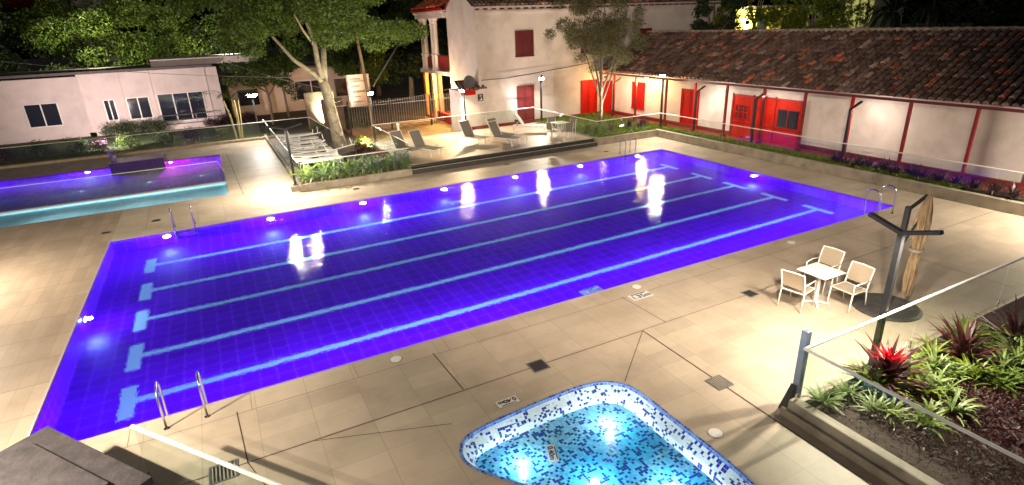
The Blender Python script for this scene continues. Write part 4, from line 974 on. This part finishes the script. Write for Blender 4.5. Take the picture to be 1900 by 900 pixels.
side_table(14.25, 4.5, 'low white side table between two loungers at the left of the terrace'); side_table(18.95, 4.7, 'low side table by the middle loungers')
def make_gchair(label):
    T = thing('garden_chair', label, 'chair', (0, 0, 0), 'grey chairs round the terrace table'); s = SC
    for sx in (-1, 1):
        for sy in (-1, 1):
            mb = MB(); mb.tube([(sx*.24*s, sy*.25*s, 0), (sx*.22*s, sy*.24*s, .42*s)]+([(-.27*s, sy*.24*s, .88*s)] if sx < 0 else [(.22*s, sy*.24*s, .63*s)]), .015, 6); mb.build('leg', WHITEM, T)
    mb = MB(); mb.box(-.22*s, -.23*s, .42*s, .22*s, .23*s, .44*s); mb.build('seat', TAUPE, T)
    mb = MB(); mb.bar((-.23*s, 0, .52*s), (-.27*s, 0, .88*s), .46*s, .015, upv=(1, 0, 0)); mb.build('backrest', TAUPE, T)
    return T
g = make_gchair('grey garden chair at the round of the terrace table, left side')
for i, (x, y, a, lb) in enumerate(((20.75, 4.2, .1, None), (22.1, 4.6, pi, 'grey garden chair on the garden side of the terrace table'), (21.5, 5.3, -pi/2, 'grey garden chair behind the terrace table'), (21.35, 3.75, pi/2, 'grey garden chair in front of the terrace table, by the steps'))):
    o = g if i == 0 else copy_tree(g)
    o.location = (x, y, TZ); o.rotation_euler.z = a
    if lb: o['label'] = lb
TT = thing('terrace_table', 'pale square table among grey chairs on the raised terrace', 'table', (21.4, 4.5, TZ))
mb = MB(); mb.box(20.98, 4.08, TZ+.82, 21.82, 4.92, TZ+.85); mb.build('tabletop', WHITEM, TT, bev=.006)
for sx in (-1, 1):
    for sy in (-1, 1): mb = MB(); mb.bar((21.4+sx*.36, 4.5+sy*.36, TZ), (21.4+sx*.36, 4.5+sy*.36, TZ+.82), .04, .04); mb.build('leg', WHITEM, TT)

# fountain ledge of the second pool
FL = thing('fountain_ledge', 'dark tiled ledge with a spout at the back of the purple pool', 'fountain', (0, 14, 0))
mb = MB(); mb.box(-1.4, 13.3, -1.05, 1.15, 14.9, .38); mb.build('ledge', tilemat('ledge_tiles', (.04, .008, .14), (.09, .03, .22), .2, .05, .3), FL)
mb = MB(); mb.lathe((-1.25, 14.2, .38), [(.14, 0), (.14, .35), (.2, .45), (.34, .52), (.34, .57), (.0, .6)], 16); mb.build('spout', mat('spout_metal', (.25, .2, .35), .3, .5), FL)
# corner post and small things at the near planter
CPT = thing('corner_post', 'square blue grey post at the corner of the bromeliad planter', 'post', (12.3, -17.72, 0))
mb = MB(); mb.box(12.24, -17.79, 0, 12.36, -17.67, 1.5); mb.build('shaft', mat('bluegrey', (.22, .27, .36), .4, .3, var=.15), CPT, bev=.006)
mb = MB(); mb.add([(11.95, -17.75, .0), (12.22, -17.75, .0), (12.22, -17.75, .42), (11.95, -17.66, .0), (12.22, -17.66, .0), (12.22, -17.66, .42)], [(0, 1, 2), (5, 4, 3), (0, 3, 4, 1), (1, 4, 5, 2), (2, 5, 3, 0)]); mb.build('gusset', BLACK, CPT)
# dark stone counter in the near corner
d1 = Vector((-.59, .81, 0)).normalized(); d2 = Vector((-.81, -.59, 0)).normalized(); K = Vector((2.34, -15.22, 0))
SW = thing('stone_counter', 'dark weathered stone slab top in the near corner by the pool', 'counter', K)
def quad(o, a, b, z0, z1, mb):
    p = [K+d1*o[0]+d2*o[1], K+d1*a[0]+d2*a[1], K+d1*b[0]+d2*b[1], K+d1*o[0]+d2*b[1]]
def dprism(mb, u0, u1, v0, v1, z0, z1):
    ps = [K+d1*u+d2*v for u, v in ((u0, v0), (u1, v0), (u1, v1), (u0, v1))]; mb.prism([(p.x, p.y) for p in ps][::-1], z0, z1)
SLATE = mat('slate', (.032, .025, .027), .7, var=.4, scale=5, bump=.6, bscale=12)
mb = MB(); dprism(mb, 0, 2.6, 0, 2.3, .86, 1.0); mb.build('top_slab', SLATE, SW, bev=.012)
mb = MB(); dprism(mb, .12, 2.5, .12, 2.2, .0, .86); mb.build('body', SLATE, SW)
mb = MB(); dprism(mb, .35, 2.3, .35, 2.1, 1.0, 1.07); mb.build('inner_slab', SLATE, SW, bev=.01)

# ================================================================== PLANTS
def tree(name, label, cat, base, trunks, clumps, n, ls, lm, bm, group=None, **k):
    T = thing(name, label, cat, base, group)
    for pts, rs in trunks:
        mb = MB(); mb.tube(pts, rs, 10); mb.build('trunk' if (pts, rs) is trunks[0] else 'limb', bm, T, smooth=True)
    leaf_mesh('crown', clump_points(clumps, n), ls, lm, T, **k)
    return T
# big pale tree
B0 = Vector((10.1, 10.0, .2))
tr = [([B0, (10.0, 10.0, 1.6), (9.85, 10.0, 3.0), (9.72, 10.0, 3.9), (9.65, 10.05, 4.3)], [.40, .31, .27, .25, .2]),
      ([(9.72, 10.0, 3.8), (9.9, 10.1, 5.0), (10.05, 10.2, 6.0), (10.6, 10.6, 7.6)], [.2, .16, .13, .08]),
      ([(9.7, 10.0, 3.8), (9.55, 9.9, 5.0), (9.5, 9.8, 6.2), (9.0, 9.7, 8)], [.17, .14, .12, .06]),
      ([(9.75, 10.0, 3.9), (9.2, 9.7, 4.5), (8.3, 9.2, 5.2), (7.4, 8.7, 6.4)], [.14, .12, .10, .06]),
      ([(10.0, 10.2, 5.8), (10.8, 9.8, 6.4), (12.2, 9.2, 7.2)], [.10, .08, .04]),
      ([(9.5, 9.85, 5.9), (9.0, 9.4, 6.6), (8.6, 8.8, 7.4)], [.08, .06, .04])]
cl = []
for i in range(44):
    a = random.uniform(0, 2*pi); r_ = random.uniform(.5, 5.2)
    cl.append((9.6+cos(a)*r_*1.12, 10.2+sin(a)*r_*.85, random.uniform(6.3, 9.2)+(-.35 if r_ > 3 else .35), random.uniform(.6, 1.15), .55))
cl += [(5.6, 9.6, 6.1, .7, .6), (6.4, 9.0, 5.8, .6, .6), (12.8, 9.6, 5.9, .8, .6), (14.2, 9.6, 6.1, .7, .6)]
tree('broadleaf_tree', 'large broadleaf tree with a pale spotted trunk inside the glass pen', 'tree', B0, tr, cl, 46000, .17, LEAFG, BARK, tone=(.35, 1.7), droop=.15)
# slender multi stem tree
B1 = Vector((24.84, 5.43, .34)); tr = []
tr.append(([B1, (24.95, 5.45, 1.4), (24.9, 5.4, 2.2), (24.7, 5.5, 3.4), (24.2, 5.6, 5.4)], [.12, .1, .09, .06, .03]))
for i, (dx, dy, t0) in enumerate(((1.5, -.4, 1.8), (-1.6, .3, 2.0), (.6, .9, 2.1), (-.7, -1.0, 2.3), (2.0, .3, 2.4), (-.2, .2, 2.2), (1.1, -1.2, 2.6))):
    s0 = Vector((24.93, 5.42, t0)); tr.append(([s0, s0+Vector((dx*.2, dy*.2, .8)), s0+Vector((dx*.45, dy*.45, 1.9)), s0+Vector((dx, dy, 4.1+.2*i))], [.06, .05, .04, .018]))
cl = []
for i in range(60):
    a = random.uniform(0, 2*pi); r_ = abs(random.gauss(0, 1.5)); z = random.uniform(4.6, 8.6)
    r_ = min(r_, 3.0)*(.55+.45*min(1, (z-4.2)/2)); cl.append((24.95+cos(a)*r_*1.15, 5.4+sin(a)*r_*1.15, z, random.uniform(.3, .65), .8))
cl += [(24.0, 5.0, 4.0, .3), (25.6, 5.2, 4.1, .35), (23.5, 5.6, 4.6, .35), (26.2, 5.3, 4.7, .4)]
tree('slender_tree', 'slender tree with many thin stems and loose olive foliage before the white house', 'tree', B1, tr, cl, 36000, .14, LEAFO, BARK2, tone=(.4, 1.7), aspect=.3)
# small leafy branch tree between pink houses
B2 = Vector((8.0, 24.5, 0)); tr = [([B2, (8.05, 24.5, 1.6), (7.9, 24.5, 3.4)], [.12, .1, .07]), ([(8.05, 24.5, 2.2), (9.2, 24.6, 3.6)], [.06, .03]), ([(8.0, 24.5, 2.4), (6.4, 24.5, 3.7)], [.06, .03])]
cl = [(5.6+random.uniform(0, 4.6), 24.5+random.uniform(-1.2, 1.2), random.uniform(3.0, 4.5), random.uniform(.4, .8), .6) for _ in range(22)]+[(9.7, 24.2, 2.5, .5), (9.9, 24.3, 1.9, .35)]
tree('garden_tree', 'small bushy tree between the flat roof house and the rear house', 'tree', B2, tr, cl, 8000, .18, LEAFG, BARK2, tone=(.3, 1.2))
B3 = Vector((9.6, 28.0, 0)); tree('garden_tree', 'young thin tree with a brown stem in front of the rear house', 'tree', B3, [([B3, (9.55, 28, 2), (9.3, 28, 4.2)], [.1, .08, .05])], [(9.2+random.uniform(-1.6, 1.6), 28, random.uniform(3.6, 5.0), .6, .6) for _ in range(8)], 2500, .18, LEAFG, BARK2, tone=(.3, 1.2))
# dark trees behind
bt = ((-12, 40, 7, 5.5, 'leftmost of them'), (-4.5, 38, 6.5, 5.2, 'behind the flat roof house chimney block'), (1.5, 39, 6.3, 5.6, 'behind the middle of the flat roof house'), (8, 42, 7.5, 5.6, 'behind the small bushy tree'), (14.5, 40, 6.8, 5.2, 'behind the big pale tree'), (20, 38, 6.5, 5.0, 'behind the wooden pole'), (25.5, 36, 6.5, 4.6, 'behind the balcony columns'), (-19, 42, 7, 6, 'beyond the brown deck'), (16.5, 30, 4.4, 3.2, 'lower one behind the notice board'), (21, 30, 4.0, 3.0, 'lower one behind the bar fence'))
for i, (x, y, z, r_, lb) in enumerate(bt):
    cl = []
    for k in range(26):
        a = random.uniform(0, 2*pi); e = random.uniform(-.9, 1.3); q = r_*random.uniform(.35, .85); cl.append((x+cos(a)*cos(e)*q, y+sin(a)*cos(e)*q, max(1.2, z+sin(e)*q*1.1), random.uniform(.2, .36)*r_, .7))
    tree('dark_tree', 'dense dark tree in the night, '+lb, 'tree', (x, y, 0), [([(x, y, 0), (x+.1, y, z*.5), (x, y, z*.9)], [.3, .22, .1])], cl, 17000, .25, LEAFG if i % 3 else LEAFD, BARK2, group='dark trees behind the houses', tone=(.3, 1.6))
# lit trees beyond the tiled roof
for (x, y, z, r_, m_, lb) in ((40.5, 8.0, 7.2, 2.4, LEAFY, 'yellow green lit tree just beyond the end of the white house'), (43.5, 5.5, 6.9, 2.2, LEAFY, 'yellow green lit tree with bare twigs over the tiled roof'), (48, 7.5, 6.6, 2.2, LEAFG, 'green tree below the pillared tower'), (38, 9.5, 6.4, 1.6, LEAFD, 'dark tree tucked against the end of the white house')):
    cl = [(x+random.uniform(-1, 1)*r_, y+random.uniform(-1, 1)*r_, z+random.uniform(-.9, 1)*r_, random.uniform(.3, .7), .7) for _ in range(26)]
    trk = [([(x, y, 0), (x, y, z-1)], [.2, .12])]+[([(x, y, z-1.5), (x+random.uniform(-1.5, 1.5), y+random.uniform(-1.5, 1.5), z+1)], [.07, .03]) for _ in range(5)]
    tree('lit_tree', lb, 'tree', (x, y, 0), trk, cl, 5000, .22, m_, BARK2, tone=(.5, 1.5))
for (x, y, z, lb) in ((45.5, 1.2, 6.4, 'dark palm beyond the roof ridge, near the pillared tower'), (44, -2.0, 6.7, 'dark palm beyond the roof ridge, middle one'), (43, -5.5, 6.5, 'dark palm beyond the roof ridge, farthest from the white house')):
    T = thing('palm_tree', lb, 'palm', (x, y, 0), 'dark palms beyond the long roof'); mb = MB(); mb.tube([(x, y, 0), (x+.1, y, z)], [.2, .14], 8); mb.build('trunk', BARK2, T)
    mb = MB(); blade_plant(mb, (x+.1, y, z), 70, 3.0, .22, (-.3, 1.3), 1.8, 6, (.3, 1.2)); mb.build('fronds', LEAFD, T)
for (x, y, lb) in ((41, -9, 'dark bushy tree beyond the roof, behind the purple plants'), (42, -13.5, 'dark bushy tree farthest along beyond the tiled roof'), (42, -19, 'dark bushy tree past the end of the pool behind the roof')):
    cl = [(x+random.uniform(-2.5, 2.5), y+random.uniform(-2.5, 2.5), random.uniform(3.5, 8.2), random.uniform(.7, 1.3), .7) for _ in range(26)]
    tree('dark_tree', lb, 'tree', (x, y, 0), [([(x, y, 0), (x, y, 6)], [.25, .1])], cl, 7000, .28, LEAFD, BARK2, group='dark trees beyond the roof', tone=(.3, 1.4))
# slim palm by the second pool
PT = thing('areca_palm', 'slim yellow stemmed palm at the corner of the second pool', 'palm', (5.3, 19.2, 0))
mb = MB()
for k in range(5): a = k*1.3; mb.tube([(5.3+cos(a)*.2, 19.2+sin(a)*.2, 0), (5.3+cos(a)*.35, 19.2+sin(a)*.35, 1.6), (5.2+cos(a)*.5, 19.2+sin(a)*.5, 2.6)], [.05, .04, .03], 7)
mb.build('stems', mat('palm_stem', (.45, .38, .16), .6, var=.2, scale=6), PT)
mb = MB()
for az_, e0, L in ((2.9, .7, 2.8), (.2, .8, 2.2), (1.4, 1.0, 2.2), (4.3, .8, 2.0), (3.6, 1.0, 2.0)):
    p = Vector((5.2, 19.2, 2.6)); e = e0
    for s_ in range(16):
        d = Vector((cos(az_)*cos(e), sin(az_)*cos(e), sin(e))); q = p+d*L/16
        for sg in (-1, 1): blade_plant(mb, p, 2, .55*(1-s_/22), .035, (e-.5, e), .6, 3, (.6, 1.3), (az_+sg*.9-.1, az_+sg*.9+.1), .01)
        p = q; e -= .085
mb.build('fronds', LEAFY, PT)
# hedge plants along the far bed
def bush(x, y, z, r_, n, m_, label, group=None, ls=.1, sq=.8, name='shrub'):
    T = thing(name, label, 'shrub', (x, y, z), group); cl = [(x+random.uniform(-.6, .6)*r_, y+random.uniform(-.5, .5)*r_, z+r_*random.uniform(.3, .9), r_*random.uniform(.35, .6), sq) for _ in range(9)]
    mb = MB()
    for k in range(5): a = k*1.25; mb.tube([(x, y, z), (x+cos(a)*r_*.3, y+sin(a)*r_*.3, z+r_*.7)], [.025, .012], 5)
    mb.build('stems', BARK2, T); leaf_mesh('foliage', clump_points(cl, n), ls, m_, T, tone=(.4, 1.5)); return T
hx = ((-2.3, 25.6, .9, LEAFD, 'round dark green shrub under the left windows of the flat roof house'), (-1.0, 25.6, 1.0, LEAFD, 'wide dark green shrub under the middle window of the flat roof house'), (.1, 25.9, .9, LEAFD, 'dark green shrub next to the balcony rail'), (4.9, 26.4, .8, LEAFP, 'purple leaved shrub at the right corner of the flat roof house'), (3.9, 25.6, .6, LEAFP, 'low purple shrub under the balcony rail'), (6.4, 26.4, .7, LEAFM, 'maroon shrub near the rear house'))
for x, y, r_, m_, lb in hx: bush(x, y, .05, r_, 1600, m_, lb)
for i in range(12):
    x = -14+i*1.65; bush(x+random.uniform(-.2, .2), 20.2+random.uniform(-.6, .8), .05, random.uniform(.6, .85), 900, (LEAFD, LEAFP, LEAFG)[i % 3], 'low '+('dark green', 'purple', 'mid green')[i % 3]+' plant behind the far glass railing', 'plants behind the far glass railing')
for i in range(6): bush(10.6+i*.55, 17.9, .0, .6, 600, LEAFD if i % 2 else LEAFG, 'low '+('dark' if i % 2 else 'fresh')+' green bush at the foot of the bar fence', 'bushes at the bar fence')
# strappy plants in the pen
def strap_plant(x, y, z, n, ln, wd, m_, label, group, el=(.5, 1.4), dr=1.3, rgb=None, heart=None, name='strap_plant', cat='plant', tone=(.5, 1.4)):
    T = thing(name, label, cat, (x, y, z), group); mb = MB(); blade_plant(mb, (x, y, z), n, ln, wd, el, dr, 5, tone, rgb=rgb); mb.build('leaves', m_, T)
    if heart: mb = MB(); blade_plant(mb, (x, y, z+heart[0]), heart[1], heart[2], heart[3], (.5, 1.4), .5, 4, (.7, 1.3)); mb.build('flower', heart[4], T)
    return T
g1 = 'strappy green plants in the front bed'
for i in range(26):
    x = 7.15+(i % 13)*.37+random.uniform(-.1, .1); y = 3.0+(i//13)*.5+random.uniform(-.08, .12)
    strap_plant(x, y, .24, 20, 1.25, .085, STRAP if (i*7) % 5 else LEAFY, 'strappy '+('green' if (i*7) % 5 else 'yellow green')+' plant in the '+('front' if i < 13 else 'back')+' row behind the front bed glass', g1, (.75, 1.5), 1.5)
for i in range(14):
    strap_plant(7.3+random.uniform(0, 4.2), 4.1+random.uniform(0, 1.6), .24, 18, .6, .05, LEAFG, 'darker strappy plant further back in the front bed', 'darker plants in the front bed')
strap_plant(10.9, 8.6, .24, 40, .9, .1, LEAFM, 'maroon cordyline right of the big pale trunk', None, heart=None, name='cordyline')
bush(11.1, 8.9, .24, .65, 1500, LEAFY, 'bright yellow green shrub beside the big trunk'); bush(10.8, 7.2, .24, .5, 900, LEAFM, 'reddish brown low shrub at the foot of the big trunk')
mb = MB(); mb.lathe((11.4, 6.2, .24), [(.55, 0), (.5, .2), (.3, .38), (.05, .45)], 14); tag(mb.build('mulch_mound', mat('red_mulch', (.16, .05, .035), .95, var=.4, scale=9, bump=1, bscale=20), smooth=True), 'mound of red brown mulch near the terrace glass', 'mound')
# corner garden near the slender tree
for i in range(9): strap_plant(23.3+random.uniform(0, 1.6), 3.7+random.uniform(0, 1.8), .34, 40, 1.0, .05, LEAFY if i % 2 else STRAP, 'arching pale green grass clump by the slender tree', 'arching grass clumps by the slender tree', dr=1.8)
for x, y, lb in ((26.2, 4.3, 'dark purple cordyline left of the tall corner lamp'), (26.75, 3.9, 'dark purple cordyline middle of three near the corner lamp'), (27.3, 4.3, 'dark purple cordyline closest to the corner lamp'), (24.6, 4.0, 'low dark plant at the foot of the slender tree')):
    strap_plant(x, y, .34, 30, .75, .08, LEAFP, lb, None, (.6, 1.5), .6, name='cordyline')
def grass(name, label, x0, x1, y0, y1, z, n, ln, m_):
    P = np.column_stack([rng.uniform(x0, x1, n), rng.uniform(y0, y1, n), np.full(n, z)+rng.uniform(0, ln*.8, n)])
    o = leaf_mesh(name, P, ln, m_, None, aspect=.22, tone=(.5, 1.5), kind='stuff'); o['label'] = label; o['category'] = 'ground cover'
grass('garden_grass', 'bright green grass in the corner garden', 23.0, 28.1, 3.15, 10.2, .36, 9000, .22, LEAFY)
grass('border_grass', 'yellow green ground cover behind the long glass railing', 27.36, 28.12, -13, 3.0, .36, 11000, .17, LEAFY)
for i in range(22):
    y = -7.7-i*.34-(.25 if i % 3 == 0 else 0) if i < 14 else -12.6-(i-14)*.6
    x = 27.7+random.uniform(-.12, .22)
    strap_plant(x, y, .33, 34, .62, .10, LEAFP, 'purple leaved cordyline in the border behind the long glass railing', 'purple cordylines in the border', (.5, 1.5), .7, name='cordyline')
# near planter
strap_plant(13.8, -18.4, .3, 80, .85, .09, LEAFM, 'dark bromeliad with a bright red heart in the near planter', None, (.25, 1.45), .7, heart=(.42, 16, .36, .10, LEAFR), name='bromeliad')
strap_plant(15.7, -18.7, .3, 60, .85, .08, LEAFM, 'dark red bromeliad at the far end of the near planter', None, (.3, 1.4), .6, heart=(.25, 8, .4, .07, LEAFM), name='bromeliad')
strap_plant(17.2, -18.9, .3, 60, .9, .08, LEAFM, 'dark bromeliad beyond the lamp pole in the near planter', None, (.3, 1.4), .6, name='bromeliad')
for i, (x, y, ln, m_, lb) in enumerate(((12.32, -18.22, .42, STRAP, 'pale green spiky plant at the very corner of the near planter'), (12.85, -18.3, .42, STRAP, 'pale green spiky plant second from the planter corner'), (14.45, -18.4, .6, LEAFY, 'bright green spiky plant right of the red bromeliad'), (14.9, -18.6, .6, STRAP, 'pale striped spiky plant between two bromeliads'), (14.3, -18.95, .5, STRAP, 'pale striped plant in front of the bromeliads'), (15.2, -19.1, .55, LEAFY, 'yellow green spiky plant toward the camera side'), (16.4, -18.4, .7, LEAFY, 'bright green spiky plant along the far rail'), (13.2, -18.5, .4, LEAFD, 'small dark green spiky plant left of the red bromeliad'))):
    strap_plant(x, y, .3, 46, ln, .045, m_, lb, None, (.3, 1.4), 1.1, name='spiky_plant')
grass('planter_cover', 'dark red leafy ground cover filling the near planter', 12.5, 18.5, -23, -18.75, .32, 20000, .11, LEAFM)
for i in range(26):
    x = 12.7+random.uniform(0, 4.9); y = -18.2-random.uniform(0, 1.3)
    strap_plant(x, y, .3, 34, random.uniform(.38, .62), .045, (STRAP, LEAFY, LEAFG, STRAP)[i % 4], ['leafy striped filler plant among the bromeliads', 'yellow green filler plant among the bromeliads', 'mid green filler plant among the bromeliads'][min(i % 4, 2) if i % 4 != 3 else 0], 'green filler plants of the near planter', (.3, 1.4), 1.2, name='spiky_plant')
grass('planter_litter', 'dry brown leaf litter on the planter soil', 12.1, 16, -24, -18.05, .30, 5000, .07, mat('litter', (.07, .035, .025), .9, attr=True))
